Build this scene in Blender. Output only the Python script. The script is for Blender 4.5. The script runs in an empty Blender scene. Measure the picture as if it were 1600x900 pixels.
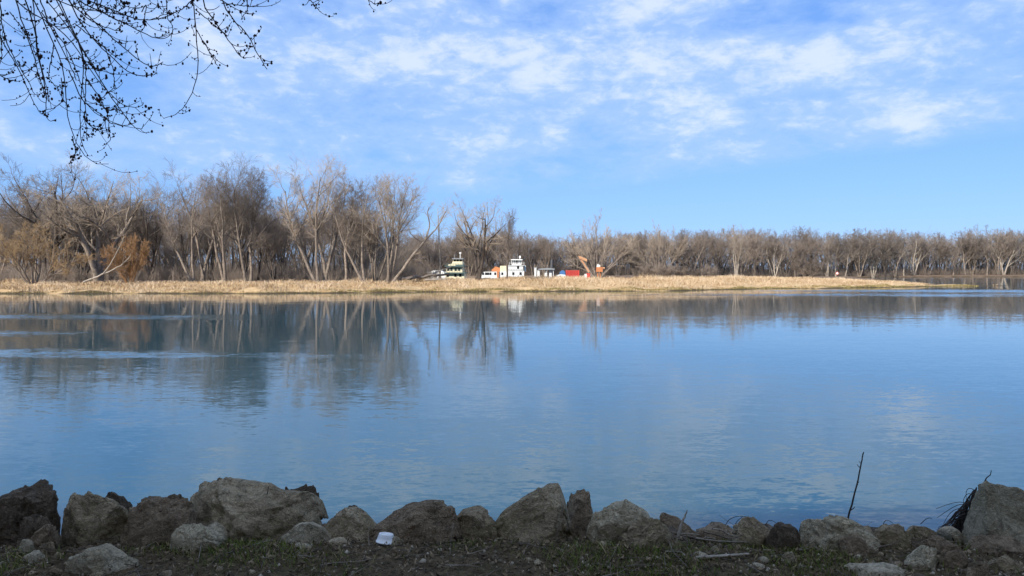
import bpy, math, random
import numpy as np
from mathutils import Vector, noise as mnoise

R = math.radians
SC = bpy.context.scene
COL = SC.collection

# ------------------------------------------------------------------ camera, sky, sun, exposure
CAM_H = 4.2                    # lens height above the river (water level is z = 0)
F = 1155.0                     # focal length in photo pixels (1600 wide)
HOR = 420.0                    # photo row of the horizon
cam_data = bpy.data.cameras.new('camera')
cam_data.sensor_width = 36.0
cam_data.lens = 36.0 * F / 1600.0
cam_data.clip_start = 0.05
cam_data.clip_end = 12000
cam = bpy.data.objects.new('camera', cam_data)
COL.objects.link(cam)
cam.location = (0, 0, CAM_H)
cam.rotation_euler = (R(90) - math.atan((450 - HOR) / F), 0, 0)
SC.camera = cam

SUN_AZ, SUN_EL = R(-145), R(32)          # sun stands behind the camera, to its left (azimuth from +Y towards +X)
to_sun = Vector((math.sin(SUN_AZ) * math.cos(SUN_EL), math.cos(SUN_AZ) * math.cos(SUN_EL), math.sin(SUN_EL)))
sun_data = bpy.data.lights.new('sun', 'SUN')
sun_data.energy = 4.8
sun_data.angle = R(0.53)
sun_data.color = (1.0, 0.93, 0.82)
sun = bpy.data.objects.new('sun', sun_data)
COL.objects.link(sun)
sun.rotation_euler = (-to_sun).to_track_quat('-Z', 'Y').to_euler()
sun.location = to_sun * 300

SC.view_settings.view_transform = 'Standard'
SC.view_settings.look = 'None'
SC.view_settings.gamma = 1.0
SC.view_settings.use_curve_mapping = False
SC.view_settings.exposure = 0.55
SC.render.engine = 'CYCLES'
SC.cycles.max_bounces = 5
SC.cycles.diffuse_bounces = 2
SC.cycles.glossy_bounces = 3
SC.cycles.transmission_bounces = 2
SC.cycles.transparent_max_bounces = 4
SC.cycles.caustics_reflective = False
SC.cycles.caustics_refractive = False


class N:
    """small wrapper that turns arithmetic into shader math nodes"""
    def __init__(self, nt, sock): self.nt, self.s = nt, sock
    def _m(self, op, b=None, c=None):
        n = self.nt.nodes.new('ShaderNodeMath'); n.operation = op
        for i, v in enumerate((self, b, c)):
            if v is None: continue
            if isinstance(v, N): self.nt.links.new(v.s, n.inputs[i])
            else: n.inputs[i].default_value = v
        return N(self.nt, n.outputs[0])
    def __add__(s, o): return s._m('ADD', o)
    __radd__ = __add__
    def __mul__(s, o): return s._m('MULTIPLY', o)
    __rmul__ = __mul__
    def __sub__(s, o): return s._m('SUBTRACT', o)
    def __rsub__(s, o): return (s * -1.0) + o
    def __truediv__(s, o): return s._m('DIVIDE', o)
    def __rtruediv__(s, o): return s.pow(-1.0) * o
    def max(s, o): return s._m('MAXIMUM', o)
    def min(s, o): return s._m('MINIMUM', o)
    def pow(s, o): return s._m('POWER', o)
    def sstep(s, a, b):
        n = s.nt.nodes.new('ShaderNodeMapRange'); n.interpolation_type = 'SMOOTHSTEP'
        s.nt.links.new(s.s, n.inputs[0])
        n.inputs[1].default_value = a; n.inputs[2].default_value = b
        return N(s.nt, n.outputs[0])


def vec(nt, x, y, z):
    n = nt.nodes.new('ShaderNodeCombineXYZ')
    for i, v in enumerate((x, y, z)):
        if isinstance(v, N): nt.links.new(v.s, n.inputs[i])
        else: n.inputs[i].default_value = v
    return N(nt, n.outputs[0])


def tex(nt, v, scale, detail=4.0, rough=0.55, distort=0.0, out=0):
    n = nt.nodes.new('ShaderNodeTexNoise')
    if v is not None: nt.links.new(v.s, n.inputs['Vector'])
    n.inputs['Scale'].default_value = scale; n.inputs['Detail'].default_value = detail
    n.inputs['Roughness'].default_value = rough; n.inputs['Distortion'].default_value = distort
    return N(nt, n.outputs[out])


def mix(nt, f, a, b):
    n = nt.nodes.new('ShaderNodeMix'); n.data_type = 'RGBA'
    for sock, v in ((n.inputs[0], f), (n.inputs[6], a), (n.inputs[7], b)):
        if isinstance(v, N): nt.links.new(v.s, sock)
        elif isinstance(v, (tuple, list)): sock.default_value = (*v[:3], 1)
        else: sock.default_value = v
    return N(nt, n.outputs[2])


# ---- world: Nishita sky with a broken sheet of thin cloud laid on a level plane overhead
world = bpy.data.worlds.new('World'); SC.world = world; world.use_nodes = True
nt = world.node_tree; nt.nodes.clear()
wout = nt.nodes.new('ShaderNodeOutputWorld'); bg = nt.nodes.new('ShaderNodeBackground')
nt.links.new(bg.outputs[0], wout.inputs[0])
sky = nt.nodes.new('ShaderNodeTexSky'); sky.sky_type = 'NISHITA'
sky.sun_disc = False; sky.sun_elevation = SUN_EL; sky.sun_rotation = SUN_AZ
sky.altitude = 200; sky.air_density = 1.0; sky.dust_density = 0.3; sky.ozone_density = 2.5
bg.inputs[1].default_value = 0.10
tc = nt.nodes.new('ShaderNodeTexCoord')
sep = nt.nodes.new('ShaderNodeSeparateXYZ'); nt.links.new(tc.outputs['Generated'], sep.inputs[0])
dx, dy, dz = (N(nt, sep.outputs[i]) for i in range(3))
zz = dz.max(0.0)
azi = dx._m('ARCTAN2', dy)
tel = zz / ((dx * dx + dy * dy)._m('SQRT').max(0.001))
P = vec(nt, dx, dy, dz * 2.3)
big = tex(nt, P, 2.6, 3.0, 0.5)
mid = tex(nt, P, 7.0, 9.0, 0.60, 0.25)
fin = tex(nt, P, 26.0, 6.0, 0.62, 0.3)


def blob(px, py, wx, wy):
    u = (px - 800) / F; a0 = math.atan(u); t0 = (HOR - py) / F / math.sqrt(1 + u * u)
    wa, wt = wx / F, wy / F
    e = ((azi - a0) / wa).pow(2.0) + ((tel - t0) / wt).pow(2.0)
    return (e * -1.0)._m('EXPONENT')


banks = None
for (bx_, by_, wx_, wy_, amp) in ((1480, 25, 210, 36, .27), (1390, 92, 140, 26, .26), (1160, 135, 120, 30, .14), (1000, 105, 230, 70, .20), (800, 95, 45, 22, .10),
                                  (560, 45, 190, 65, .15), (1010, 12, 120, 20, .16), (1120, 8, 55, 14, .16), (660, 190, 260, 70, .15), (730, 225, 40, 24, .10),
                                  (500, 118, 70, 24, .10), (1350, 180, 240, 30, .17), (1250, 40, 100, 26, -.24), (760, 20, 110, 30, -.10)):
    b = blob(bx_, by_, wx_, wy_) * amp
    banks = b if banks is None else banks + b
line = tel - (azi.max(0.0) * 0.085 + 0.098)
low = line.sstep(-0.006, 0.03)
dens = (mid - 0.5) * 1.45 + (big - 0.5) * 0.35 + (fin - 0.5) * 0.55 + banks + tel.sstep(0.33, 1.1) * 0.30  # last term adds cloud above the view to whiten and brighten the foreground
veil = (dens + 0.13).sstep(-0.20, 0.32) * low
puff = (dens + 0.02 + (fin - 0.5) * 0.5).sstep(0.08, 0.52) * low
skycol = N(nt, sky.outputs[0])
tint = nt.nodes.new('ShaderNodeMix'); tint.data_type = 'RGBA'; tint.blend_type = 'MULTIPLY'
tint.inputs[0].default_value = 1.0
nt.links.new(skycol.s, tint.inputs[6]); tint.inputs[7].default_value = (0.95, 1.02, 1.25, 1)
clear = mix(nt, tel.sstep(0.0, 0.45), (1.72, 3.62, 7.1), (1.05, 2.55, 6.4))
base = mix(nt, 0.78, N(nt, tint.outputs[2]), clear)
c1 = mix(nt, veil * 0.66, base, (3.3, 4.7, 7.3))
c2 = mix(nt, puff * 0.62, c1, (6.1, 6.6, 7.5))
nt.links.new(c2.s, bg.inputs[0])

# ------------------------------------------------------------------ helpers
rng = np.random.default_rng(11)
random.seed(5)


def at(px, py, d):
    """photo pixel at distance d -> a place in the world"""
    return ((px - 800) / F * d, d, CAM_H - (py - HOR) / F * d)


def new_mat(name, build, rough=0.8, spec=0.3):
    m = bpy.data.materials.new(name); m.use_nodes = True
    t = m.node_tree; b = t.nodes['Principled BSDF']
    b.inputs['Roughness'].default_value = rough
    b.inputs['Specular IOR Level'].default_value = spec
    build(t, b)
    return m


def coords(t, which='Object'):
    n = t.nodes.new('ShaderNodeTexCoord'); return N(t, n.outputs[which])


def worldpos(t):
    n = t.nodes.new('ShaderNodeNewGeometry'); return N(t, n.outputs['Position'])


def sepxyz(t, v):
    n = t.nodes.new('ShaderNodeSeparateXYZ'); t.links.new(v.s, n.inputs[0])
    return [N(t, n.outputs[i]) for i in range(3)]


def bump(t, b, h, dist=0.02, strength=1.0):
    n = t.nodes.new('ShaderNodeBump'); n.inputs['Distance'].default_value = dist; n.inputs['Strength'].default_value = strength
    t.links.new(h.s, n.inputs['Height']); t.links.new(n.outputs[0], b.inputs['Normal'])


def objrand(t):
    n = t.nodes.new('ShaderNodeObjectInfo'); return N(t, n.outputs['Random'])


def mottled(name, c1, c2, scale=3.0, rough=0.85, c3=None, bumpd=0.0, per_object=0.25, spec=0.25):
    def build(t, b):
        v = coords(t)
        f = tex(t, v, scale, 5, 0.6).sstep(0.3, 0.7)
        c = mix(t, f, c1, c2)
        if c3: c = mix(t, tex(t, v, scale * 3.7, 4, 0.6).sstep(0.52, 0.66) * 0.8, c, c3)
        if per_object:
            n = t.nodes.new('ShaderNodeHueSaturation'); t.links.new(c.s, n.inputs['Color'])
            t.links.new((objrand(t) * (2 * per_object) + (1 - per_object)).s, n.inputs['Value'])
            c = N(t, n.outputs[0])
        t.links.new(c.s, b.inputs['Base Color'])
        if bumpd: bump(t, b, tex(t, v, scale * 5, 6, 0.65), bumpd)
    return new_mat(name, build, rough, spec)


def mesh_from(name, V, Fc, mat, smooth=False, mats=None, midx=None):
    me = bpy.data.meshes.new(name)
    V = np.asarray(V, dtype=np.float32).reshape(-1, 3)
    if isinstance(Fc, np.ndarray):
        k = Fc.shape[1]; nf = len(Fc)
        me.vertices.add(len(V)); me.vertices.foreach_set('co', V.ravel())
        me.loops.add(nf * k); me.loops.foreach_set('vertex_index', Fc.astype(np.int32).ravel())
        me.polygons.add(nf); me.polygons.foreach_set('loop_start', np.arange(0, nf * k, k, dtype=np.int32))
        me.update(calc_edges=True)
    else:
        me.from_pydata(V.tolist(), [], Fc); me.update()
    for m in (mats or [mat]): me.materials.append(m)
    if midx is not None: me.polygons.foreach_set('material_index', np.asarray(midx, dtype=np.int32))
    if smooth: me.polygons.foreach_set('use_smooth', np.ones(len(me.polygons), dtype=bool))
    return me


def link(name, me, parent=None, loc=None):
    o = bpy.data.objects.new(name, me); COL.objects.link(o)
    if parent is not None: o.parent = parent
    if loc is not None: o.location = loc
    return o


def tag(o, label=None, cat=None, group=None, kind=None):
    if label: o['label'] = label
    if cat: o['category'] = cat
    if group: o['group'] = group
    if kind: o['kind'] = kind
    return o


def thing(name, label, cat, loc=(0, 0, 0), rz=0.0, group=None):
    o = bpy.data.objects.new(name, None); COL.objects.link(o)
    o.location = loc; o.rotation_euler = (0, 0, rz); o.empty_display_size = 0.3
    return tag(o, label, cat, group)


def tubes(groups):
    """groups: list of (pts (N,k,3), rad (N,k), sides) -> V, quads; every row is one bent tapering tube"""
    Vs, Fs, off = [], [], 0
    for pts, rad, sides in groups:
        n, k, _ = pts.shape
        tan = np.gradient(pts, axis=1)
        tan /= np.linalg.norm(tan, axis=2, keepdims=True) + 1e-9
        mean = tan.mean(axis=1, keepdims=True)
        ref = np.where(np.abs(mean[..., 2:3]) > 0.8, np.array([[[1., 0, 0]]]), np.array([[[0, 0, 1.]]]))
        a = np.cross(tan, np.broadcast_to(ref, tan.shape)); a /= np.linalg.norm(a, axis=2, keepdims=True) + 1e-9
        b = np.cross(tan, a)
        th = np.linspace(0, 2 * np.pi, sides, endpoint=False)
        ring = a[:, :, None, :] * np.cos(th)[None, None, :, None] + b[:, :, None, :] * np.sin(th)[None, None, :, None]
        V = pts[:, :, None, :] + ring * rad[:, :, None, None]
        idx = np.arange(n * k * sides).reshape(n, k, sides) + off
        nx = np.roll(idx, -1, axis=2)
        q = np.stack([idx[:, :-1], nx[:, :-1], nx[:, 1:], idx[:, 1:]], axis=-1).reshape(-1, 4)
        Vs.append(V.reshape(-1, 3)); Fs.append(q); off += n * k * sides
    return np.concatenate(Vs), np.concatenate(Fs)


class MB:
    """collects boxes, prisms and tubes into one mesh"""
    def __init__(self): self.v, self.f = [], []
    def box(self, cx, cy, cz, sx, sy, sz, rz=0.0, ry=0.0, taper=1.0):
        o = len(self.v); c, s = math.cos(rz), math.sin(rz); c2, s2 = math.cos(ry), math.sin(ry)
        for z in (-.5, .5):
            k = taper if z > 0 else 1.0
            for x, y in ((-.5, -.5), (.5, -.5), (.5, .5), (-.5, .5)):
                X, Y, Z = x * sx * k, y * sy * k, z * sz
                X, Z = X * c2 + Z * s2, -X * s2 + Z * c2
                self.v.append((cx + X * c - Y * s, cy + X * s + Y * c, cz + Z))
        self.f += [tuple(o + i for i in q) for q in ((3, 2, 1, 0), (4, 5, 6, 7), (0, 1, 5, 4), (1, 2, 6, 5), (2, 3, 7, 6), (3, 0, 4, 7))]
        return self
    def bar(self, a, b, r, n=6, r2=None):
        V, Q = tubes([(np.array([[a, b]], float), np.array([[r, r if r2 is None else r2]]), n)])
        o = len(self.v); self.v += V.tolist(); self.f += (Q + o).tolist()
        self.f += [tuple(o + i for i in range(n))[::-1], tuple(o + n + i for i in range(n))]
        return self
    def prism(self, pts, y0, y1):
        o = len(self.v); n = len(pts)
        self.v += [(x, y0, z) for x, z in pts] + [(x, y1, z) for x, z in pts]
        self.f += [tuple(o + i for i in range(n)), tuple(o + n + i for i in reversed(range(n)))]
        self.f += [(o + i, o + n + i, o + n + (i + 1) % n, o + (i + 1) % n) for i in range(n)]
        return self
    def build(self, name, mat, parent=None):
        return link(name, mesh_from(name, self.v, self.f, mat), parent)


# ------------------------------------------------------------------ terrain
def vnoise(x, y, s, seed=0.0):
    """cheap smooth 2-D noise from sines (vectorised)"""
    x = x / s + seed; y = y / s - seed * 1.7
    return (np.sin(x * 1.3 + np.sin(y * 1.1 + seed)) + np.sin(y * 1.7 + np.sin(x * 0.9 + 2.1)) + np.sin((x + y) * 0.83 + 1.3 * np.sin(x * .7 - y * .6))) / 3.0


SHORE = np.array([(-420, 119), (-200, 122), (-120, 125), (-86, 124), (-64, 125.2), (-43, 124), (-30, 128), (-16.4, 134), (-4, 135.5), (7, 137), (20, 138), (32, 141), (44, 149),
                  (54, 156), (64, 158), (74, 162), (84, 167), (92, 171), (99, 175), (108, 178.4), (121, 181), (122, 182.6), (108, 183.4), (107, 188), (111, 200), (117, 216), (128, 245), (141, 277), (153, 315),
                  (160, 345), (180, 366), (230, 378), (300, 384), (420, 395), (700, 405), (1500, 420)], float)
SLOUGH = np.array([(-62, 186), (-40, 180), (0, 178), (26, 181), (31, 196), (28, 207), (12, 222), (0, 238), (-40, 238), (-62, 215)], float)


def poly_dist(x, y, poly, closed):
    seg = np.concatenate([poly, poly[:1]]) if closed else poly
    best = np.full(x.shape, 1e9)
    for a, b in zip(seg[:-1], seg[1:]):
        d = b - a; t = np.clip(((x - a[0]) * d[0] + (y - a[1]) * d[1]) / (d @ d), 0, 1)
        best = np.minimum(best, np.hypot(x - a[0] - t * d[0], y - a[1] - t * d[1]))
    pg = poly if closed else np.concatenate([poly, [(1500, 9000), (-420, 9000)]])
    inside = np.zeros(x.shape, bool); j = len(pg) - 1
    for i in range(len(pg)):
        xi, yi = pg[i]; xj, yj = pg[j]
        if yi != yj:
            inside ^= ((yi > y) != (yj > y)) & (x < (xj - xi) * (y - yi) / (yj - yi) + xi)
        j = i
    return np.where(inside, best, -best)


def far_height(x, y):
    x = np.asarray(x, float); y = np.asarray(y, float)
    s = poly_dist(x, y, SHORE, False) + 0.9 * vnoise(x, y, 2.6, 3.0) + 0.5 * vnoise(x, y, 0.9, 8.0)
    crest = np.interp(x, [-400, -60, -25, 0, 60, 85, 105, 125, 160, 400], [1.5, 1.5, 1.6, 1.9, 1.7, 1.2, 0.6, 0.35, 0.8, 1.2])
    crest = np.where(y > 250, np.minimum(crest, 1.5), crest)
    up = np.clip(s / 20.0, 0, 1); step = np.clip(s / 1.8, 0, 1)
    z = np.where(s > 0, 0.38 * (1 + .7 * vnoise(x, y * .3, 2.2, 6)) * step * np.minimum(1, crest) + (crest - 0.38 * np.minimum(1, crest)) * np.sin(up * np.pi / 2) ** 1.2, np.maximum(s * 0.35, -1.4))
    z = z + np.where(s > 1.5, 0.13 * vnoise(x, y, 1.5, 1.0) + 0.10 * vnoise(x, y, 4.0, 5.0), 0)
    q = poly_dist(x, y, SLOUGH, True) + 1.2 * vnoise(x, y, 4.0, 2.0)
    return np.where(q > -6, np.minimum(z, -0.25 * q + 0.1), z)


def near_height(x, y):
    x = np.asarray(x, float); y = np.asarray(y, float)
    z = np.interp(y, [-130, -60, -44, -36, -9, -4, 3.2, 4.2, 4.55, 4.9, 5.6, 6.5, 7.5, 9, 10.5, 14], [45, 45, 43, 37, 3.2, 2.65, 2.60, 2.59, 2.52, 2.34, 1.95, 1.52, 1.10, 0.42, -0.2, -2.0])  # steep bluff behind the camera is unseen, added to shade the near bank
    z = z + np.where(y > -6, 0.02 * vnoise(x, y, 0.35, 2.0) + 0.025 * vnoise(x, y, 0.9, 7.0), 1.3 * vnoise(x, y, 6.0, 4.0) * np.clip((-y - 9) / 15, 0, 1))
    return z


def grid_mesh(name, xs, ys, hf, mat):
    X, Y = np.meshgrid(xs, ys); Z = hf(X, Y)
    V = np.stack([X, Y, Z], -1).reshape(-1, 3)
    nx, ny = len(xs), len(ys); i = np.arange(nx * ny).reshape(ny, nx)
    Q = np.stack([i[:-1, :-1], i[:-1, 1:], i[1:, 1:], i[1:, :-1]], -1).reshape(-1, 4)
    return link(name, mesh_from(name, V, Q, mat, smooth=True))


def bank_build(t, b):
    p = worldpos(t); x, y, z = sepxyz(t, p)
    n1 = tex(t, p, 0.55, 6, 0.65); n2 = tex(t, p, 3.0, 5, 0.7)
    tan = mix(t, n1.sstep(0.35, 0.65), (0.40, 0.27, 0.14), (0.52, 0.38, 0.22))
    tan = mix(t, n2.sstep(0.55, 0.75) * 0.6, tan, (0.20, 0.13, 0.07))
    litter = mix(t, n1.sstep(0.3, 0.7), (0.13, 0.095, 0.07), (0.22, 0.16, 0.115))
    att = t.nodes.new('ShaderNodeAttribute'); att.attribute_name = 'inland'
    c = mix(t, (N(t, att.outputs['Fac']) + (n1 - 0.5) * 14.0).sstep(20, 34), tan, litter)
    mud = (z + (n2 - 0.5) * 0.35 + (tex(t, p, 0.16, 4, 0.6) - 0.5) * 1.5).sstep(0.08, 0.36)
    c = mix(t, mud, (0.075, 0.055, 0.032), c)
    t.links.new(c.s, b.inputs['Base Color']); bump(t, b, n2, 0.12)


M_BANK = new_mat('dry_bank', bank_build, 0.95, 0.1)
xs = np.concatenate([np.linspace(-420, -130, 30), np.arange(-125, 135, 0.8), np.linspace(137, 420, 70), np.linspace(450, 1500, 20)])
ys = np.concatenate([np.arange(112, 190, 0.6), np.arange(190, 300, 2.0), np.arange(302, 420, 3.0), np.linspace(430, 800, 14), np.array([1500, 4000, 9000.])])
far_bank = tag(grid_mesh('far_bank_ground', xs, ys, far_height, M_BANK), kind='structure')
co = np.empty(len(far_bank.data.vertices) * 3, np.float32); far_bank.data.vertices.foreach_get('co', co); co = co.reshape(-1, 3)
inl = poly_dist(co[:, 0], co[:, 1], SHORE, False)
inl = inl + np.where(co[:, 0] < -20, 8.0, 0) + np.where(co[:, 1] > 255, 40, 0) - np.where((co[:, 0] > 20) & (co[:, 1] < 255), 12, 0)
far_bank.data.attributes.new('inland', 'FLOAT', 'POINT').data.foreach_set('value', inl.astype(np.float32))


def near_build(t, b):
    p = worldpos(t)
    n1 = tex(t, p, 2.2, 6, 0.65); n2 = tex(t, p, 22, 6, 0.7); n3 = tex(t, p, 70, 3, 0.6)
    c = mix(t, n2.sstep(0.35, 0.68), (0.048, 0.034, 0.018), (0.145, 0.105, 0.058))
    c = mix(t, n1.sstep(0.5, 0.72) * 0.5, c, (0.055, 0.065, 0.018))
    c = mix(t, n3.sstep(0.6, 0.7) * 0.5, c, (0.22, 0.18, 0.13))
    c = mix(t, sepxyz(t, p)[2].sstep(3.2, 5.5), c, mix(t, n1.sstep(.3, .7), (0.30, 0.21, 0.12), (0.42, 0.31, 0.18)))  # added bluff coloured tan to bounce some warmth onto the foreground
    t.links.new(c.s, b.inputs['Base Color']); bump(t, b, n2 + n3 * 0.4, 0.03)


M_SOIL = new_mat('dark_soil', near_build, 0.95, 0.15)
xs = np.concatenate([np.linspace(-170, -12, 40), np.arange(-11, 11.01, 0.1), np.linspace(12, 120, 30)])
ys = np.concatenate([np.linspace(-130, -6, 40), np.arange(-5, 3.2, 0.4), np.arange(3.2, 8, 0.06), np.linspace(8.2, 14, 20)])
tag(grid_mesh('near_bank_and_shade_bluff', xs, ys, near_height, M_SOIL), kind='structure')


def water_build(t, b):
    p = worldpos(t); x, y, z = sepxyz(t, p)
    def lay(sx, sy, det, out=1): return tex(t, vec(t, x * sx, y * sy, 0.0), 1.0, det, 0.6, 0.3, out)
    # wind-ruffled streaks on the river: three broad ones off the left bank, others scattered
    patch = None
    for (cx, cy, wx, wy, a) in ((-42, 65, 22, 4.5, 1.1), (-38, 48.5, 11, 2.2, 1.1), (-23, 36.8, 10, 2.2, .62), (-12, 35.6, 8, 1.3, .4), (60, 118, 60, 10, .6), (95, 140, 60, 12, .9), (10, 31, 40, 5, .12)):
        e = ((x - cx + (y - cy) * 1.2) / wx).pow(2.0) + ((y - cy) / wy).pow(2.0)
        g = (e * -1.0)._m('EXPONENT') * a
        patch = g if patch is None else patch + g
    brk = tex(t, vec(t, x * 0.05, y * 0.22, 0.0), 1.0, 4, 0.6)
    ruffle = ((patch + (brk - 0.5) * 0.8 + (tex(t, vec(t, x * 0.5, y * 1.1, 0.0), 1.0, 4, 0.65) - 0.5) * 1.3).sstep(0.15, 1.15)) * 0.11 + brk.sstep(0.56, 0.75) * 0.010
    near = 1.0 - y.sstep(9, 40)
    amp_y = ruffle + near * 0.036 + 0.013
    a1 = sepxyz(t, lay(2.0, 5.5, 3)); a2 = sepxyz(t, lay(6.0, 14.0, 2)); a3 = sepxyz(t, lay(0.22, 1.2, 2))
    sy_ = ((a1[1] - 0.5) * 2.4 + (a2[1] - 0.5) * 1.6 + (a3[1] - 0.5) * 1.2) * amp_y - ruffle * 0.5
    sx_ = ((a1[0] - 0.5) * 2.4 + (a2[0] - 0.5) * 1.6) * amp_y * 0.45
    nrm = t.nodes.new('ShaderNodeVectorMath'); nrm.operation = 'NORMALIZE'
    t.links.new(vec(t, sx_, sy_, 1.0).s, nrm.inputs[0]); t.links.new(nrm.outputs[0], b.inputs['Normal'])
    b.inputs['Base Color'].default_value = (0.016, 0.062, 0.084, 1)
    b.inputs['IOR'].default_value = 1.5


M_WATER = new_mat('river_water', water_build, 0.03, 0.5)
wv = [(-4000, -3, 0), (4000, -3, 0), (4000, 9000, 0), (-4000, 9000, 0)]
tag(link('river_water', mesh_from('river_water', wv, [(0, 1, 2, 3)], M_WATER)), kind='structure')

# ------------------------------------------------------------------ bare trees
def unit(v): return v / (np.linalg.norm(v, axis=-1, keepdims=True) + 1e-9)


def grow(start, dirn, length, r0, r1, k, wander, tropism, g):
    """all branches of one level at once: start (N,3), dirn (N,3), length (N,), radii -> pts (N,k+1,3), rad (N,k+1)"""
    n = len(start); pts = np.empty((n, k + 1, 3)); pts[:, 0] = start; d = unit(dirn)
    for i in range(k):
        d = unit(d + g.normal(0, wander, (n, 3)) + np.array([0, 0, tropism]))
        pts[:, i + 1] = pts[:, i] + d * (length / k)[:, None]
    t = np.linspace(0, 1, k + 1)[None, :]
    return pts, r0[:, None] * (1 - t) + r1[:, None] * t


def sprout(pts, rad, length, per, tmin, ang, angsd, lf, lsd, rf, g, tip=0.35, weep=0.0):
    n, k1, _ = pts.shape
    par = np.repeat(np.arange(n), per); m = len(par)
    t = tmin + (1 - tmin) * ((np.tile(np.arange(per), n) + g.random(m)) / per)
    f = t * (k1 - 1); i = np.minimum(f.astype(int), k1 - 2); w = (f - i)[:, None]
    start = pts[par, i] * (1 - w) + pts[par, i + 1] * w
    tan = unit(pts[par, i + 1] - pts[par, i])
    rr = rad[par, i] * (1 - w[:, 0]) + rad[par, i + 1] * w[:, 0]
    side = unit(np.cross(tan, unit(g.normal(0, 1, (m, 3)))))
    a = np.radians(g.normal(ang, angsd, m))[:, None]
    d = tan * np.cos(a) + side * np.sin(a); d[:, 2] += weep
    ln = length[par] * lf * (1 - (1 - tip) * (t - tmin) / (1 - tmin)) * np.exp(g.normal(0, lsd, m))
    return start, d, ln, np.minimum(rr * rf, ln * 0.03 + 0.004)


def make_tree(seed, stems, lean, stem_len, r, fork=(6, 40, .60), branch=(8, 40, .50), sub=(7, 40, .52), twig=(7, 38, .55), trop=(.05, .09, .08, .06),
              twig_r=0.009, tmin0=.35, wander=.09, fine=True):
    """stems: list of unit-ish directions. Returns trunk mesh arrays and crown mesh arrays (metres, base at origin)."""
    g = np.random.default_rng(seed)
    n = len(stems); d0 = np.array(stems, float)
    L0 = stem_len * np.exp(g.normal(0, .08, n)); base = np.zeros((n, 3)); base[:, :2] = d0[:, :2] * 0.5; base[:, 2] = -0.4
    p0, q0 = grow(base, d0, L0, np.full(n, r), np.full(n, r * .22), 9, wander * .8, trop[0], g)
    q0[:, 0] *= 1.35
    s, d, l, rr = sprout(p0, q0, L0, fork[0], tmin0, fork[1], 11, fork[2], .16, .62, g, .45)
    p1, q1 = grow(s, d, l, rr, rr * .22, 6, wander, trop[1], g)
    s, d, l, rr = sprout(np.concatenate([p1]), q1, l, branch[0], .15, branch[1], 12, branch[2], .2, .6, g, .62)
    p2, q2 = grow(s, d, l, rr, rr * .3, 5, wander * 1.2, trop[2], g)
    s0, d_, l_, rr_ = sprout(p0, q0, L0, 6, .5, 40, 12, .16, .2, .25, g)       # small side shoots on the stems themselves
    p2b, q2b = grow(s0, d_, l_, rr_, rr_ * .3, 5, wander * 1.2, trop[2], g)
    p2 = np.concatenate([p2, p2b]); q2 = np.concatenate([q2, q2b]); l = np.concatenate([l, l_])
    s, d, l3, rr = sprout(p2, q2, l, sub[0], .15, sub[1], 12, sub[2], .22, .6, g, .7)
    p3, q3 = grow(s, d, l3, np.maximum(rr, twig_r * 1.3), np.maximum(rr * .4, twig_r), 3, wander * 1.3, trop[3], g)
    crown = [(p2, np.maximum(q2, twig_r * 1.4), 4), (p3, q3, 3)]
    if fine:
        s, d, l4, rr = sprout(p3, q3, l3, twig[0], .2, twig[1], 14, twig[2], .25, .7, g, .6)
        p4, q4 = grow(s, d, np.maximum(l4, .25), np.full(len(s), twig_r), np.full(len(s), twig_r * .6), 2, wander * 1.3, trop[3], g)
        crown.append((p4, q4, 3))
    return tubes([(p0, q0, 8), (p1, q1, 5)]), tubes(crown)


def dirs(n, spread, seed, extra=0.0):
    g = np.random.default_rng(seed); out = []
    for i in range(n):
        a = 2 * math.pi * i / n + g.normal(0, .35); s = spread * (0.6 + .7 * g.random())
        out.append((math.cos(a) * s + extra, math.sin(a) * s, 1.0))
    return out


BARK = mottled('bark', (0.15, 0.12, 0.097), (0.275, 0.228, 0.185), 0.9, c3=(0.10, 0.075, 0.06), per_object=.28)
BARK_DARK = mottled('dark_bark', (0.055, 0.045, 0.038), (0.12, 0.095, 0.08), 0.9, per_object=.2)
BARK_PALE = mottled('pale_bark', (0.32, 0.275, 0.225), (0.44, 0.385, 0.32), 0.9, c3=(0.22, 0.18, 0.145), per_object=.15)
TWIG = mottled('twigs', (0.178, 0.143, 0.117), (0.275, 0.225, 0.184), 0.25, per_object=.28)
TWIG_PALE = mottled('pale_twigs', (0.30, 0.24, 0.18), (0.42, 0.34, 0.26), 0.25, per_object=.2)
TWIG_RUST = mottled('rusty_twigs', (0.25, 0.145, 0.07), (0.36, 0.215, 0.115), 0.4, per_object=.15)
TWIG_GOLD = mottled('golden_twigs', (0.26, 0.175, 0.095), (0.37, 0.26, 0.15), 0.4, per_object=.15)


BRUSH = mottled('brush', (0.20, 0.16, 0.13), (0.30, 0.243, 0.198), 0.3, per_object=.1)


class Kind:
    def __init__(self, name, height_hint, arrays, mats):
        (tv, tf), (cv, cf) = arrays
        self.h = max(tv[:, 2].max(), cv[:, 2].max())
        self.trunk = mesh_from(name + '_trunk', tv, tf, mats[0], smooth=True)
        self.crown = mesh_from(name + '_crown', cv, cf, mats[1])

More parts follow.
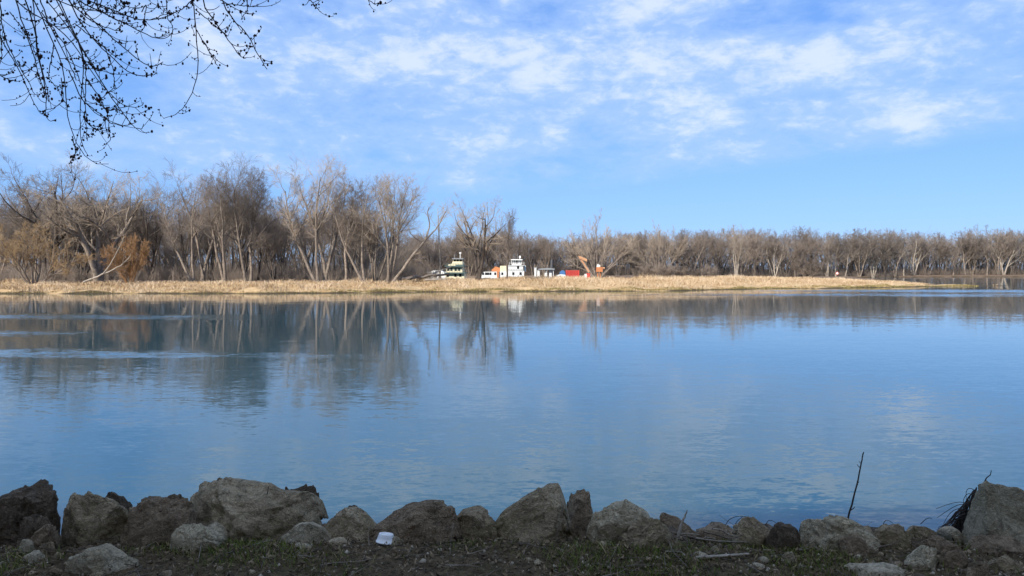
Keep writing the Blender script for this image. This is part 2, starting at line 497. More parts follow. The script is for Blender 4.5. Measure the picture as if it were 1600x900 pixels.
K = {}
K['vase1'] = Kind('vase1', 24, make_tree(1, dirs(3, .20, 3), 0, 17, .34, wander=.10), (BARK, TWIG))
K['vase2'] = Kind('vase2', 24, make_tree(2, dirs(4, .26, 8), 0, 16, .30, wander=.10), (BARK, TWIG))
K['tall1'] = Kind('tall1', 25, make_tree(3, [(.06, 0, 1)], 0, 19, .36, fork=(14, 38, .48), tmin0=.28, wander=.09), (BARK, TWIG))
K['tall2'] = Kind('tall2', 25, make_tree(4, [(-.08, .04, 1), (.12, -.02, 1)], 0, 18, .32, fork=(8, 36, .45), tmin0=.32), (BARK, TWIG))
K['tall3'] = Kind('tall3', 23, make_tree(14, [(.03, .04, 1)], 0, 17, .28, fork=(15, 44, .42), tmin0=.38, trop=(.03, .06, .06, .06)), (BARK, TWIG))
K['spread'] = Kind('spread', 22, make_tree(5, [(-.10, .0, 1), (.22, .05, 1), (.03, -.2, 1)], 0, 14, .46, fork=(6, 46, .62), branch=(7, 45, .50), tmin0=.30, trop=(.02, .06, .05, .04), wander=.14), (BARK, TWIG_PALE))
K['lean1'] = Kind('lean1', 24, make_tree(6, [(-.42, .0, 1), (-.18, .1, 1)], 0, 18, .34, fork=(7, 38, .45), tmin0=.4, trop=(.05, .1, .08, .06)), (BARK, TWIG))
K['lean2'] = Kind('lean2', 24, make_tree(7, [(.36, .0, 1), (.10, .1, 1), (.22, -.2, 1)], 0, 18, .30, fork=(7, 36, .45), tmin0=.4, trop=(.05, .1, .08, .06)), (BARK, TWIG_PALE))
K['fan'] = Kind('fan', 17, make_tree(9, [(math.sin(a) * 1.0, 0.35 * math.sin(i * 2.4), math.cos(a)) for i, a in enumerate(np.linspace(-.72, .72, 9))], 0, 13, .19, fork=(5, 26, .50), branch=(5, 28, .5), sub=(5, 30, .5), twig=(4, 34, .55),
                                   trop=(.01, .05, .05, .05), tmin0=.22, wander=.05, twig_r=.013), (BARK, TWIG_PALE))
K['low'] = Kind('low', 12, make_tree(10, [(-.75, .1, 1), (.8, -.1, 1), (.3, .3, 1), (-.25, -.2, 1), (.05, .1, 1)], 0, 8.5, .17, fork=(7, 42, .5), branch=(6, 42, .55), tmin0=.2, trop=(.02, .05, .05, .05), wander=.12), (BARK, TWIG_GOLD))
K['bush'] = Kind('bush', 7, make_tree(12, dirs(11, .42, 4), 0, 4.6, .055, fork=(8, 30, .45), branch=(6, 34, .5), sub=(5, 36, .5), twig=(3, 36, .5), tmin0=.08, trop=(.03, .05, .05, .04), twig_r=.010), (TWIG_RUST, TWIG_RUST))
K['thicket'] = Kind('thicket', 5, make_tree(13, dirs(9, .6, 6), 0, 3.4, .04, fork=(7, 36, .5), branch=(5, 40, .5), sub=(4, 40, .5), twig=(3, 36, .5), tmin0=.08, twig_r=.010), (TWIG, TWIG))
K['snag'] = Kind('snag', 16, make_tree(15, [(.02, 0, 1)], 0, 15, .22, fork=(7, 50, .30), branch=(4, 48, .5), sub=(3, 45, .5), twig=(2, 40, .5), tmin0=.55, wander=.06), (BARK_PALE, TWIG_PALE))
K['far1'] = Kind('far1', 20, make_tree(21, [(.05, 0, 1)], 0, 15, .27, fork=(11, 38, .5), sub=(5, 42, .5), twig=(4, 40, .5), tmin0=.2, twig_r=.015), (BARK, TWIG))
K['far2'] = Kind('far2', 20, make_tree(22, dirs(2, .16, 5), 0, 15, .24, fork=(7, 38, .5), sub=(5, 42, .5), twig=(4, 40, .5), tmin0=.2, twig_r=.015), (BARK, TWIG))
K['far3'] = Kind('far3', 20, make_tree(23, dirs(3, .24, 9), 0, 14, .21, fork=(6, 36, .5), branch=(6, 42, .5), sub=(5, 42, .5), twig=(4, 40, .5), tmin0=.2, twig_r=.015), (BARK, TWIG))


def far_z(x, y): return float(far_height(np.array([x]), np.array([y]))[0])


def plant(kind, px, d, top_py, label, name='bare_tree', cat='tree', group=None, rz=None, mats=None, widen=1.0):
    k = K[kind]; x = (px - 800) / F * d; z = far_z(x, d)
    h = CAM_H + (HOR - top_py) / F * d - z; s = h / (k.h * (.955 if d < 152 else .98))
    t = thing(name, label, cat, (x, d, z - 0.05), rz if rz is not None else random.uniform(0, 6.28), group)
    t.scale = (s * widen, s * widen, s)
    for nm, me, m in (('trunk', k.trunk, mats and mats[0]), ('crown', k.crown, mats and mats[1])):
        o = link(nm, me, t)
        if m: o.material_slots[0].link = 'OBJECT'; o.material_slots[0].material = m
    return t


# trees one can tell apart on the near edge of the far bank
plant('low', 52, 138, 345, 'low spreading tree with golden twigs at the edge of the dry grass', rz=0.2)
plant('spread', 75, 158, 243, 'tall tree with dark forked trunk behind the low golden tree', rz=.6, mats=(BARK_DARK, TWIG))
plant('spread', 153, 152, 248, 'stout pale tree with heavy knotty limbs above the fallen leaning trunk', rz=2.0)
plant('vase2', 128, 165, 262, 'cluster of slim dark stems beside the stout knotty tree', rz=1.0, mats=(BARK_DARK, TWIG))
plant('bush', 203, 142, 366, 'dense rust-orange willow bush on the grassy bank', name='willow_bush', cat='bush', rz=.4, widen=.8)
plant('vase1', 236, 160, 262, 'broad grey-brown tree standing behind the rusty willow bush', rz=2.2)
plant('lean1', 303, 150, 268, 'tree bending towards the rusty willow bush', rz=0.0)
plant('tall2', 316, 155, 250, 'slender paired-trunk tree beside the one bending towards the willow bush', rz=.3)
plant('vase1', 352, 148, 242, 'very tall vase-shaped tree with pale twin trunks', rz=.9)
plant('tall1', 384, 147, 246, 'straight tall tree with one pale bare trunk', rz=.5)
plant('tall3', 392, 150, 258, 'slim tree crossing behind the straight pale trunk', rz=1.5)
plant('vase2', 428, 152, 318, 'shorter dark tree with crooked low branches and a hollow base', rz=2.6, mats=(BARK_DARK, TWIG))
plant('lean1', 497, 146, 238, 'tallest tree of the bank with arching pale crown leaning one way', rz=-.15, mats=(BARK, TWIG_PALE))
plant('tall2', 508, 150, 255, 'tree with twin trunks just beside the tallest tree', rz=.4)
plant('lean1', 570, 147, 270, 'tree with two slanting trunks in the clump near the leaning dead tree', rz=.25)
plant('vase2', 586, 150, 275, 'bushy-topped tree in the clump near the leaning dead tree', rz=.8)
plant('lean2', 604, 146, 268, 'tree with pale stems sweeping up and outwards over the slough', rz=0.1)
plant('tall3', 541, 149, 280, 'narrow tree with reddish-brown crown in the clump', rz=.9)
plant('snag', 687, 158, 318, 'thin pale dead tree like a pole with a few crooked branches')
plant('spread', 747, 158, 300, 'large isolated tree with forked dark trunk between the two boats', rz=.2, mats=(BARK_DARK, TWIG_PALE), widen=.86)
plant('tall3', 792, 154, 322, 'thin black-trunked tree right beside the white boat', rz=.7, mats=(BARK_DARK, TWIG), widen=.55)
plant('fan', 933, 214, 327, 'broad fan-shaped tree beside the orange crane', rz=0.0, widen=1.0)
plant('fan', 1030, 190, 341, 'fan-shaped multi-stem tree rising out of brush on the grassy spit', rz=3.3, widen=1.0)
plant('far3', 1150, 232, 350, 'wide pale-branched tree between the fan-shaped tree and the brown thicket', rz=.3, mats=(BARK_PALE, TWIG_PALE))
plant('thicket', 1262, 215, 398, 'big brown thicket at the end of the grassy spit', name='thicket', cat='bush', rz=.2, mats=(TWIG, TWIG), widen=1.3)
for i, (px, d, top) in enumerate(((1003, 188, 412), (1018, 186, 408), (1043, 187, 410), (1064, 190, 414), (1088, 196, 416), (1110, 200, 413))):
    plant('thicket', px, d, top, 'grey-brown brush growing round the foot of the fan-shaped trees', name='brush', cat='bush', group='brush on the spit', widen=1.1)

# the leaning dead tree and fallen trunks: built one by one
def custom_tree(name, label, cat, paths, twigs_seed, mats, extra=(10, 45, 2.2), loc=(0, 0, 0)):
    g = np.random.default_rng(twigs_seed)
    t = thing(name, label, cat, loc)
    gr, tw = [], []
    for pts, r0, r1 in paths:
        P_ = np.array(pts, float) - np.array(loc)
        tt = np.linspace(0, len(P_) - 1, 12); P2 = np.stack([np.interp(tt, np.arange(len(P_)), P_[:, i]) for i in range(3)], -1)
        P2[1:-1] = (P2[:-2] + 2 * P2[1:-1] + P2[2:]) / 4
        P2[1:] += g.normal(0, r0 * .25, (11, 3))
        rad = np.linspace(r0, r1, 12)
        gr.append((P2[None], rad[None], 7))
        ln = np.array([np.linalg.norm(P2[-1] - P2[0])])
        s, d, l, rr = sprout(P2[None], rad[None], np.array([extra[2] / .5]), extra[0], .45, extra[1], 14, .5, .3, .5, g, .6)
        a, b = grow(s, d, l, rr, rr * .3, 5, .14, .07, g)
        s, d, l2, rr = sprout(a, b, l, 5, .2, 42, 12, .5, .25, .6, g, .6)
        a2, b2 = grow(s, d, l2, np.maximum(rr, .014), np.full(len(s), .01), 3, .14, .06, g)
        tw += [(a, np.maximum(b, .016), 4), (a2, b2, 3)]
    V, Q = tubes(gr); link('trunk', mesh_from(name + '_t', V, Q, mats[0], smooth=True), t)
    V, Q = tubes(tw); link('crown', mesh_from(name + '_c', V, Q, mats[1]), t)
    return t


def A(px, py, d): return at(px, py, d)


custom_tree('leaning_tree', 'dead tree leaning out over the grass with crooked bare limbs', 'tree',
            [([A(612, 444, 146), A(628, 424, 146), A(645, 400, 146.5), A(661, 379, 147), A(668, 372, 147)], .36, .20),
             ([A(666, 374, 147), A(672, 352, 147.5), A(668, 330, 148), A(676, 318, 148)], .18, .04),
             ([A(666, 374, 147), A(684, 355, 147), A(695, 335, 146), A(700, 322, 146)], .17, .03),
             ([A(661, 379, 147), A(648, 372, 146), A(640, 362, 146), A(632, 357, 146)], .11, .03)], 31, (BARK, TWIG_PALE), extra=(9, 45, 2.6), loc=A(612, 442, 146))
custom_tree('fallen_tree', 'fallen bare trunk propped at a slant beside the rusty willow bush', 'fallen tree',
            [([A(130, 441, 134), A(150, 432, 134.5), A(172, 424, 135), A(192, 414, 135.5), A(203, 400, 136)], .20, .05),
             ([A(160, 429, 134.6), A(175, 410, 135), A(188, 385, 136), A(196, 368, 136)], .10, .03)], 32, (BARK_PALE, TWIG_PALE), extra=(7, 45, 2.0), loc=A(130, 440, 134))


def log(label, a, b, r, seed, mat=None, name='fallen_log'):
    g = np.random.default_rng(seed)
    P_ = np.linspace(a, b, 8); P_[1:-1] += g.normal(0, r * .3, (6, 3))
    zs = far_height(P_[:, 0], P_[:, 1]); P_[:, 2] = np.maximum(P_[:, 2], zs + r * .3)
    gr = [(P_[None], np.linspace(r, r * .55, 8)[None], 7)]
    m = MB(); V, Q = tubes(gr); m.v = V.tolist(); m.f = Q.tolist(); m.f += [tuple(range(7))[::-1], tuple(49 + i for i in range(7))]
    s, d, l, rr = sprout(P_[None], np.linspace(r, r * .55, 8)[None], np.array([3.0]), 4, .2, 55, 15, .4, .3, .4, g)
    p_, q_ = grow(s, d, l, rr, rr * .4, 4, .12, .1, g); V, Q = tubes([(p_, q_, 4)]); o = len(m.v); m.v += V.tolist(); m.f += (Q + o).tolist()
    return tag(m.build(name, mat or BARK), label, 'log')


def on(px, d, dz=0.0):
    x = (px - 800) / F * d; return np.array([x, d, far_z(x, d) + dz])


log('long grey fallen log lying from the leaning dead tree towards the cream boat', on(630, 150, .7), on(702, 154, 1.3), .36, 41)
log('grey fallen log slanting up against the thin pale dead tree', on(655, 152, .5), on(705, 156, 2.9), .20, 42, BARK_PALE)
log('short thick log lying at the root of the leaning dead tree', on(622, 148, .6), on(650, 149, .9), .40, 43)
log('thin bent log resting across the other logs by the slough', on(664, 147, .7), on(700, 149, .6), .20, 44, BARK_PALE)

# filler trees behind the front row on the left
LM = [(30, 'the low golden tree'), (75, 'the tall dark-forked tree'), (128, 'the cluster of slim dark stems'), (155, 'the stout knotty tree'), (203, 'the rusty willow bush'), (240, 'the broad grey-brown tree'),
      (303, 'the tree bending to the willow'), (352, 'the very tall vase-shaped tree'), (386, 'the straight pale-trunked tree'), (428, 'the crooked dark tree'), (497, 'the tallest tree of the bank'),
      (541, 'the narrow reddish tree'), (572, 'the tree with two slanting trunks'), (606, 'the pale sweeping stems')]
SHAPE = {'vase1': 'vase-shaped', 'vase2': 'many-stemmed', 'tall1': 'straight single-trunked', 'tall2': 'twin-trunked', 'tall3': 'slim straight', 'lean1': 'slanting', 'lean2': 'outward-leaning', 'far1': 'straight', 'far2': 'forked', 'far3': 'three-stemmed'}
fill_kinds = ['vase1', 'vase2', 'tall1', 'tall2', 'tall3', 'lean1', 'lean2', 'far2']
top_x = [-40, 0, 60, 110, 160, 210, 260, 300, 340, 380, 420, 470, 530, 560, 600, 640]
top_y = [262, 258, 254, 262, 262, 268, 276, 276, 258, 262, 280, 270, 284, 288, 292, 330]
g = np.random.default_rng(77)
for row, (d, n, drop) in enumerate(((162, 13, 24), (175, 14, 30), (190, 17, 34), (206, 19, 36), (224, 22, 36))):
    for i in range(n):
        px = -40 + (660 + 40) * (i + g.uniform(.1, .9)) / n
        if px > 632 - row * 3: continue
        dd = d + g.uniform(-5, 5)
        top = np.interp(px, top_x, top_y) + drop + abs(g.normal(0, 18))
        kd = fill_kinds[int(g.integers(len(fill_kinds)))]; dk = g.random() < .3
        lab = '%s %s tree %s %s' % ('dark-barked' if dk else 'grey-barked', SHAPE[kd], ('just behind', 'a row behind', 'two rows behind', 'deep in the wood behind', 'far back behind')[row], min(LM, key=lambda q: abs(q[0] - px))[1])
        plant(kd, px, dd, top, lab, group='trees filling the wood on the left bank', rz=g.uniform(0, 6.28), mats=(BARK_DARK, TWIG) if dk else (BARK, TWIG))
# the wood beyond the slough, to the right
RM = [(640, 'the leaning dead tree'), (712, 'the cream towboat'), (750, 'the large isolated tree'), (806, 'the white towboat'), (852, 'the flat canopy'), (893, 'the red container'), (931, 'the fan-shaped tree by the crane'), (980, 'the gap between the fan-shaped trees'),
      (1030, 'the fan-shaped tree in the brush'), (1100, 'the grey-brown brush'), (1150, 'the wide pale-branched tree'), (1205, 'the open grass of the spit'), (1262, 'the big brown thicket'), (1308, 'the red-edged marker'), (1370, 'the narrowing spit'), (1440, 'the tip of the spit'), (1550, 'the open inlet')]
edge_x = [600, 700, 800, 850, 900, 1000, 1100, 1150, 1200, 1300, 1390, 1420, 1470, 1540, 1600, 1650]
edge_y = [366, 366, 362, 370, 368, 362, 362, 360, 362, 364, 358, 363, 366, 358, 362, 362]
edge_d = [250, 252, 254, 256, 262, 280, 310, 325, 338, 352, 368, 384, 392, 396, 400, 402]
for row, (n, dd, drop) in enumerate(((64, 0, 4), (58, 9, 1), (46, 20, 0))):
    for i in range(n):
        px = 618 + 1010 * (i + g.uniform(.05, .95)) / n
        d = np.interp(px, edge_x, edge_d) + dd + g.uniform(-3, 3)
        top = np.interp(px, edge_x, edge_y) + drop + g.normal(0, 5)
        pale = g.random() < .30 and px > 1080; dk = g.random() < .4
        kd = ('far1', 'far2', 'far3', 'tall3')[int(g.integers(4))]
        lab = '%s %s tree %s %s' % ('pale-trunked' if pale else ('dark-trunked' if dk else 'brown'), SHAPE[kd], ('edging the wood beyond', 'second row of wood beyond', 'deeper in wood beyond')[row], min(RM, key=lambda q: abs(q[0] - px))[1])
        plant(kd, px, d, top, lab, group='trees of the wood beyond the slough', rz=g.uniform(0, 6.28), widen=1.25,
              mats=(BARK_PALE, TWIG) if pale else ((BARK_DARK, TWIG) if dk else (BARK, TWIG)))


# the rest of the wood: one mass of brush and stems too deep in to tell apart
def wood_mass(name, label, spots, hs, seed, mat, per=26):
    g = np.random.default_rng(seed); n = len(spots); sp = np.asarray(spots)
    z = far_height(sp[:, 0], sp[:, 1]); base = np.stack([sp[:, 0], sp[:, 1], z - .1], -1)
    d = np.stack([g.normal(0, .12, n), g.normal(0, .12, n), np.ones(n)], -1); L = np.asarray(hs)
    p0, q0 = grow(base, d, L * .8, L * .010, L * .004, 5, .07, .05, g)
    s, d, l, rr = sprout(p0, q0, L, 12, .15, 42, 12, .36, .25, .6, g, .6)
    p1, q1 = grow(s, d, l, np.maximum(rr, .03), np.full(len(s), .02), 3, .12, .09, g)
    s, d, l, rr = sprout(p1, q1, l, 6, .2, 42, 12, .55, .25, .6, g, .6)
    p2, q2 = grow(s, d, l, np.full(len(s), .026), np.full(len(s), .016), 2, .12, .08, g)
    V, Q = tubes([(p0, q0, 4), (p1, q1, 3), (p2, q2, 3)])
    return tag(link(name, mesh_from(name, V, Q, mat)), label, 'woodland', kind='stuff')


sp, hs = [], []
for i in range(340):
    px = -60 + 720 * g.random(); d = 178 + 110 * g.random() ** .8
    sp.append(((px - 800) / F * d, d)); hs.append((CAM_H + (HOR - np.interp(px, top_x, top_y) - 52 - abs(g.normal(0, 22))) / F * d) * (1.0 if g.random() < .45 else .5))
wood_mass('deep_wood', 'brown depth of the bare wood behind the left bank trees', sp, hs, 5, TWIG)
sp, hs = [], []
for i in range(760):
    px = 600 + 1040 * g.random(); d = np.interp(px, edge_x, edge_d) + 12 + 60 * g.random()
    sp.append(((px - 800) / F * d, d)); hs.append((CAM_H + (HOR - np.interp(px, edge_x, edge_y) - 5 - abs(g.normal(0, 6))) / F * d) * (1.0 if g.random() < .6 else .5))
wood_mass('distant_wood', 'brown depth of the bare distant wood beyond the slough', sp, hs, 6, BRUSH)


def brush_mass(name, label, spots, hs, seed, mat):
    g = np.random.default_rng(seed); sp = np.asarray(spots); n = len(sp); per = 9
    z = far_height(sp[:, 0], sp[:, 1])
    base = np.repeat(np.stack([sp[:, 0], sp[:, 1], z], -1), per, 0) + np.concatenate([g.normal(0, .35, (n * per, 2)), np.zeros((n * per, 1))], 1)
    L = np.repeat(np.asarray(hs), per) * g.uniform(.5, 1.1, n * per)
    p0, q0 = grow(base, np.stack([g.normal(0, .4, n * per), g.normal(0, .4, n * per), np.ones(n * per)], -1), L, np.full(n * per, .022), np.full(n * per, .012), 4, .12, .02, g)
    s, d, l, rr = sprout(p0, q0, L, 6, .2, 38, 12, .42, .25, .7, g, .5)
    p1, q1 = grow(s, d, l, np.full(len(s), .013), np.full(len(s), .009), 2, .14, .04, g)
    V, Q = tubes([(p0, q0, 3), (p1, q1, 3)])
    return tag(link(name, mesh_from(name, V, Q, mat)), label, 'undergrowth', kind='stuff')


sp, hs = [], []
for i in range(2300):
    px = -60 + 740 * g.random(); d = 154 + 110 * g.random()
    sp.append(((px - 800) / F * d, d)); hs.append(g.uniform(1.4, 4.2) + 5.0 * max(0, (d - 180) / 80) * g.random())
brush_mass('undergrowth', 'grey-brown undergrowth tangled between the left bank trunks', sp, hs, 7, TWIG)
sp, hs = [], []
for i in range(2300):
    px = 610 + 1020 * g.random(); w_ = g.random(); d = np.interp(px, edge_x, edge_d) - 4 + 50 * w_
    sp.append(((px - 800) / F * d, d)); hs.append(g.uniform(1.5, 4.5) + 6.5 * w_ * g.random())
brush_mass('distant_undergrowth', 'grey-brown undergrowth at the foot of the distant wood', sp, hs, 8, BRUSH)

# ------------------------------------------------------------------ dry grass on the far bank
def attr_mat(name, stops, rough=.9):
    def build(t, b):
        a = t.nodes.new('ShaderNodeAttribute'); a.attribute_name = 'shade'
        r = t.nodes.new('ShaderNodeValToRGB'); t.links.new(a.outputs['Fac'], r.inputs[0])
        el = r.color_ramp.elements
        for i, (p, c) in enumerate(stops):
            e = el[i] if i < 2 else el.new(p)
            e.position = p; e.color = (*c, 1)
        t.links.new(r.outputs[0], b.inputs['Base Color'])
    return new_mat(name, build, rough, .15)


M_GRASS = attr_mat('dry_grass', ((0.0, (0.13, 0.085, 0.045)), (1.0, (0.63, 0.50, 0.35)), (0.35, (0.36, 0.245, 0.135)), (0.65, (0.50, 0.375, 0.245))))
M_GREEN = attr_mat('bank_greenery', ((0.0, (0.13, 0.11, 0.04)), (1.0, (0.36, 0.29, 0.12))))


def blades(name, label, P0, h, w, lean, shade, mat, cat, g):
    n = len(P0); a = g.uniform(0, 2 * np.pi, n)
    side = np.stack([np.cos(a), np.sin(a), np.zeros(n)], -1) * w[:, None]
    tip = P0 + np.stack([g.normal(0, 1, n) * lean * h, g.normal(0, 1, n) * lean * h, h], -1)
    midp = (P0 + tip) / 2 + np.stack([np.zeros(n), np.zeros(n), h * .12], -1)
    V = np.stack([P0 - side, P0 + side, midp + side * .7, midp - side * .7, tip], 1).reshape(-1, 3)
    i = np.arange(n)[:, None] * 5
    T = np.concatenate([i + [[0, 1, 2]], i + [[0, 2, 3]], i + [[3, 2, 4]]], 1).reshape(-1, 3)
    me = mesh_from(name, V, T, mat)
    me.attributes.new('shade', 'FLOAT', 'POINT').data.foreach_set('value', np.repeat(shade, 5).astype(np.float32))
    return tag(link(name, me), label, cat, kind='stuff')


g = np.random.default_rng(9)
n = 330000
gx = g.uniform(-120, 128, n); gy = 118 + 105 * g.random(n) ** 1.5
s = poly_dist(gx, gy, SHORE, False)
lim = np.interp(gx, [-120, -45, -20, 0, 30, 60, 90, 128], [19, 20, 24, 34, 46, 70, 80, 80]) + 5 * vnoise(gx, gy, 5)
q = poly_dist(gx, gy, SLOUGH, True)
clump = vnoise(gx, gy, .8, 3) + .8 * vnoise(gx, gy, 2.3, 6)
keep = (s > .5 + .5 * vnoise(gx, gy, 1.3, 4)) & (s < lim) & (q < -1) & ~((s < 5.5) & (vnoise(gx, gy * .6, 3.1, 11) > .38)) & (clump + g.normal(0, .5, n) > -.45)
gx, gy, s, clump = gx[keep], gy[keep], s[keep], clump[keep]
gz = far_height(gx, gy); ok = gz > .12; gx, gy, gz, s, clump = gx[ok], gy[ok], gz[ok], s[ok], clump[ok]
n = len(gx); h = g.uniform(.18, .55, n) * (1 + .6 * np.clip(clump, -.6, 1.2) + .5 * np.clip(vnoise(gx, gy, 3.4, 5), 0, 1)) * np.where(s < 3, .8, 1) * np.interp(gx, [60, 120], [1.05, .6]) * (1 + .5 * np.clip(vnoise(gx, gy, 5.5, 9), -.4, 1))
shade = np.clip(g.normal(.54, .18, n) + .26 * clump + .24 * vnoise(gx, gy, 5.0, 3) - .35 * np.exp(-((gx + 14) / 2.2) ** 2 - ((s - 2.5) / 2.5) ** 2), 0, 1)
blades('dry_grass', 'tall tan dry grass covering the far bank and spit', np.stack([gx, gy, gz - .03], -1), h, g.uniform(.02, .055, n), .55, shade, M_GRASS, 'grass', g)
n = 26000
gx = g.uniform(-110, 118, n); t_ = g.uniform(.1, 1.6, n)
gy = np.interp(gx, SHORE[:20, 0], SHORE[:20, 1]) + t_
gz = far_height(gx, gy); ok = (gz > .02) & (vnoise(gx, gy, 6, 2) + g.normal(0, .3, n) > -.1) & (gx > -35) | ((gz > .02) & (g.random(n) < .18))
gx, gy, gz = gx[ok], gy[ok], gz[ok]; n = len(gx)
blades('bank_greenery', 'thin line of olive-green growth along the far waterline', np.stack([gx, gy, gz - .02], -1), g.uniform(.1, .3, n), g.uniform(.02, .05, n), .5, g.random(n), M_GREEN, 'grass', g)

# ------------------------------------------------------------------ boats and plant moored in the slough
def paint(name, c, rough=.5, dirt=.25):
    def build(t, b):
        v = coords(t); f = tex(t, v, 1.3, 5, .65).sstep(.45, .8) * dirt
        t.links.new(mix(t, f, c, tuple(k * .45 + .02 for k in c)).s, b.inputs['Base Color'])
    return new_mat(name, build, rough, .4)


WHITE = paint('white_paint', (.72, .72, .70), dirt=.45); CREAM = paint('cream_paint', (.74, .66, .46)); GREENP = paint('dark_green_paint', (.085, .13, .125))
ORANGE = paint('orange_paint', (.50, .19, .075), dirt=.8); ORANGE_P = paint('pale_orange_paint', (.62, .34, .18)); REDP = paint('red_paint', (.50, .06, .045), dirt=.4)
BLUEP = paint('blue_paint', (.05, .14, .32), dirt=.4); STEEL = paint('dark_steel', (.07, .07, .075)); GREYP = paint('grey_paint', (.24, .25, .26)); RUST = paint('rusty_hull', (.11, .06, .04))
GLASS = new_mat('dark_window_glass', lambda t, b: b.inputs['Base Color'].__setattr__('default_value', (.015, .018, .022, 1)), .08, .6)
BD = 200.0
PXM = BD / F                                     # metres per photo pixel at the slough


def bx(px): return (px - 800) * PXM
def bz(py): return CAM_H - (py - HOR) * PXM


def block(m, x0, x1, y0, y1, d0, d1):
    m.box((x0 + x1) / 2, (d0 + d1) / 2, (y0 + y1) / 2, x1 - x0, d1 - d0, abs(y1 - y0)); return m


def rails(x0, x1, z, d0, d1, n, h=.95):
    m = MB()
    for k in range(n + 1):
        x = x0 + (x1 - x0) * k / n; m.bar((x, d0, z), (x, d0, z + h), .035, 4)
    for hh in (h * .5, h): m.bar((x0, d0, z + hh), (x1, d0, z + hh), .03, 4); m.bar((x0, d0, z + hh), (x0, d1, z + hh), .03, 4); m.bar((x1, d0, z + hh), (x1, d1, z + hh), .03, 4)
    return m


def win(parent, x, z, w, h, d):
    f = MB().box(x, d - .03, z, w + .14, .05, h + .14).build('window', STEEL, parent)
    MB().box(x, d - .07, z, w, .03, h).build('pane', GLASS, f)


# cream and green towboat
t = thing('towboat', 'cream towboat with dark green decks and stepped pilothouse', 'boat', (0, 0, 0))
ox = bx(712); W_ = 34 * PXM
MB().prism([(bx(690), .9), (bx(693), -.6), (bx(734), -.6), (bx(737), 1.0)], 196, 210).build('hull', GREENP, t)
block(MB(), bx(697), bx(726), .95, bz(427.3), 198, 208).build('deckhouse', CREAM, t)
block(MB(), bx(695.5), bx(728), bz(427.2), bz(425.6), 197, 209).build('deck', GREENP, t)
block(MB(), bx(698), bx(723), bz(425.5), bz(417.2), 198.6, 208).build('cabin', CREAM, t)
block(MB(), bx(696), bx(726), bz(416.6), bz(415.2), 197.6, 209).build('deck', GREENP, t)
block(MB(), bx(712), bx(724), bz(415.1), bz(413.2), 199.2, 206).build('deck_house_upper', GREENP, t)
MB().prism([(bx(700), bz(415)), (bx(723), bz(415)), (bx(722.5), bz(408.6)), (bx(707.5), bz(408.6)), (bx(706), bz(412.2)), (bx(700), bz(413.2))], 199.6, 206).build('pilothouse', CREAM, t)
for k in range(4): block(MB(), bx(707.8 + k * 4.7), bx(708.5 + k * 4.7), bz(408.5), bz(405.2), 199.8, 200.0).build('window_post', CREAM, t)
block(MB(), bx(708.3), bx(722.2), bz(408.4), bz(405.3), 200.05, 205.5).build('pilothouse_glazing', GLASS, t)
block(MB(), bx(706.6), bx(724), bz(405.2), bz(403.6), 199.2, 206.4).build('roof', GREYP, t)
MB().bar((bx(718.3), 202, bz(403.6)), (bx(718.3), 202, bz(394.5)), .10).box(bx(718.3), 202, bz(395), .55, .3, .35).build('mast', WHITE, t)
MB().bar((bx(709.5), 202, bz(403.6)), (bx(709.5), 202, bz(397)), .07).build('antenna', GREYP, t)
for x in (701, 706, 712.5, 718): win(t, bx(x), bz(421), .42, .55, 198.6)
for x in (700.5, 712.5, 720): win(t, bx(x), bz(430), .5, .7, 198)
rails(bx(696), bx(727.5), bz(425.6), 197.2, 208, 8, .75).build('railing', GREENP, t)
rails(bx(697), bx(725), bz(415.2), 197.9, 208, 7, .6).build('railing', GREENP, t)

# white towboat: tall block at one end, long low cabin
t = thing('towboat', 'white towboat with square tower pilothouse and long low cabin', 'boat', (0, 0, 0))
MB().prism([(bx(745), 1.1), (bx(749), -.6), (bx(824), -.6), (bx(827), 1.1)], 196, 209).build('hull', STEEL, t)
MB().prism([(bx(750), bz(431.5)), (bx(756), bz(424.8)), (bx(791.5), bz(424.2)), (bx(791.5), .9), (bx(750), .9)], 198, 207).build('cabin', WHITE, t)
for x in (755.3, 759.8, 763, 766.6, 774, 785): win(t, bx(x), bz(427.6), .40, .55, 198)
block(MB(), bx(776.6), bx(780.2), bz(424), bz(433.5), 197.6, 197.9).build('orange_locker', ORANGE, t)
block(MB(), bx(794.2), bx(818.4), .95, bz(415.2), 197, 207).build('deckhouse', WHITE, t)
block(MB(), bx(794.0), bx(819.2), bz(415.1), bz(414.4), 196.7, 207.3).build('deck', WHITE, t)
block(MB(), bx(799.5), bx(814.2), bz(414.3), bz(412), 198, 205).build('pilothouse', WHITE, t)
gl = block(MB(), bx(799.9), bx(813.8), bz(411.9), bz(407), 198.2, 204.8).build('pilothouse_glazing', GLASS, t)
for x in (799.7, 802.2, 805, 809.5, 811.6, 814): block(MB(), bx(x) - .09, bx(x) + .09, bz(412), bz(406.9), 198.0, 198.19).build('window_post', WHITE, t)
block(MB(), bx(798.2), bx(816.2), bz(406.8), bz(405.2), 197.2, 206).build('roof', WHITE, t)
MB().bar((bx(812.4), 201, bz(405.2)), (bx(812.4), 201, bz(399.3)), .13).box(bx(812.4), 201, bz(401.5), .5, .5, .5).build('mast', WHITE, t)
for x, y in ((802, 396.5), (804.8, 395.6), (808.5, 396)): MB().bar((bx(x), 201, bz(405.2)), (bx(x), 201, bz(y)), .045, 5).build('antenna', GREYP, t)
for x, z in ((802, 427.4), (813.2, 427.4), (809.3, 417.9)): win(t, bx(x), bz(z), .45, .6, 197)
block(MB(), bx(816.8), bx(818.2), bz(422), bz(415.5), 196.6, 196.9).build('exhaust_stack', STEEL, t)
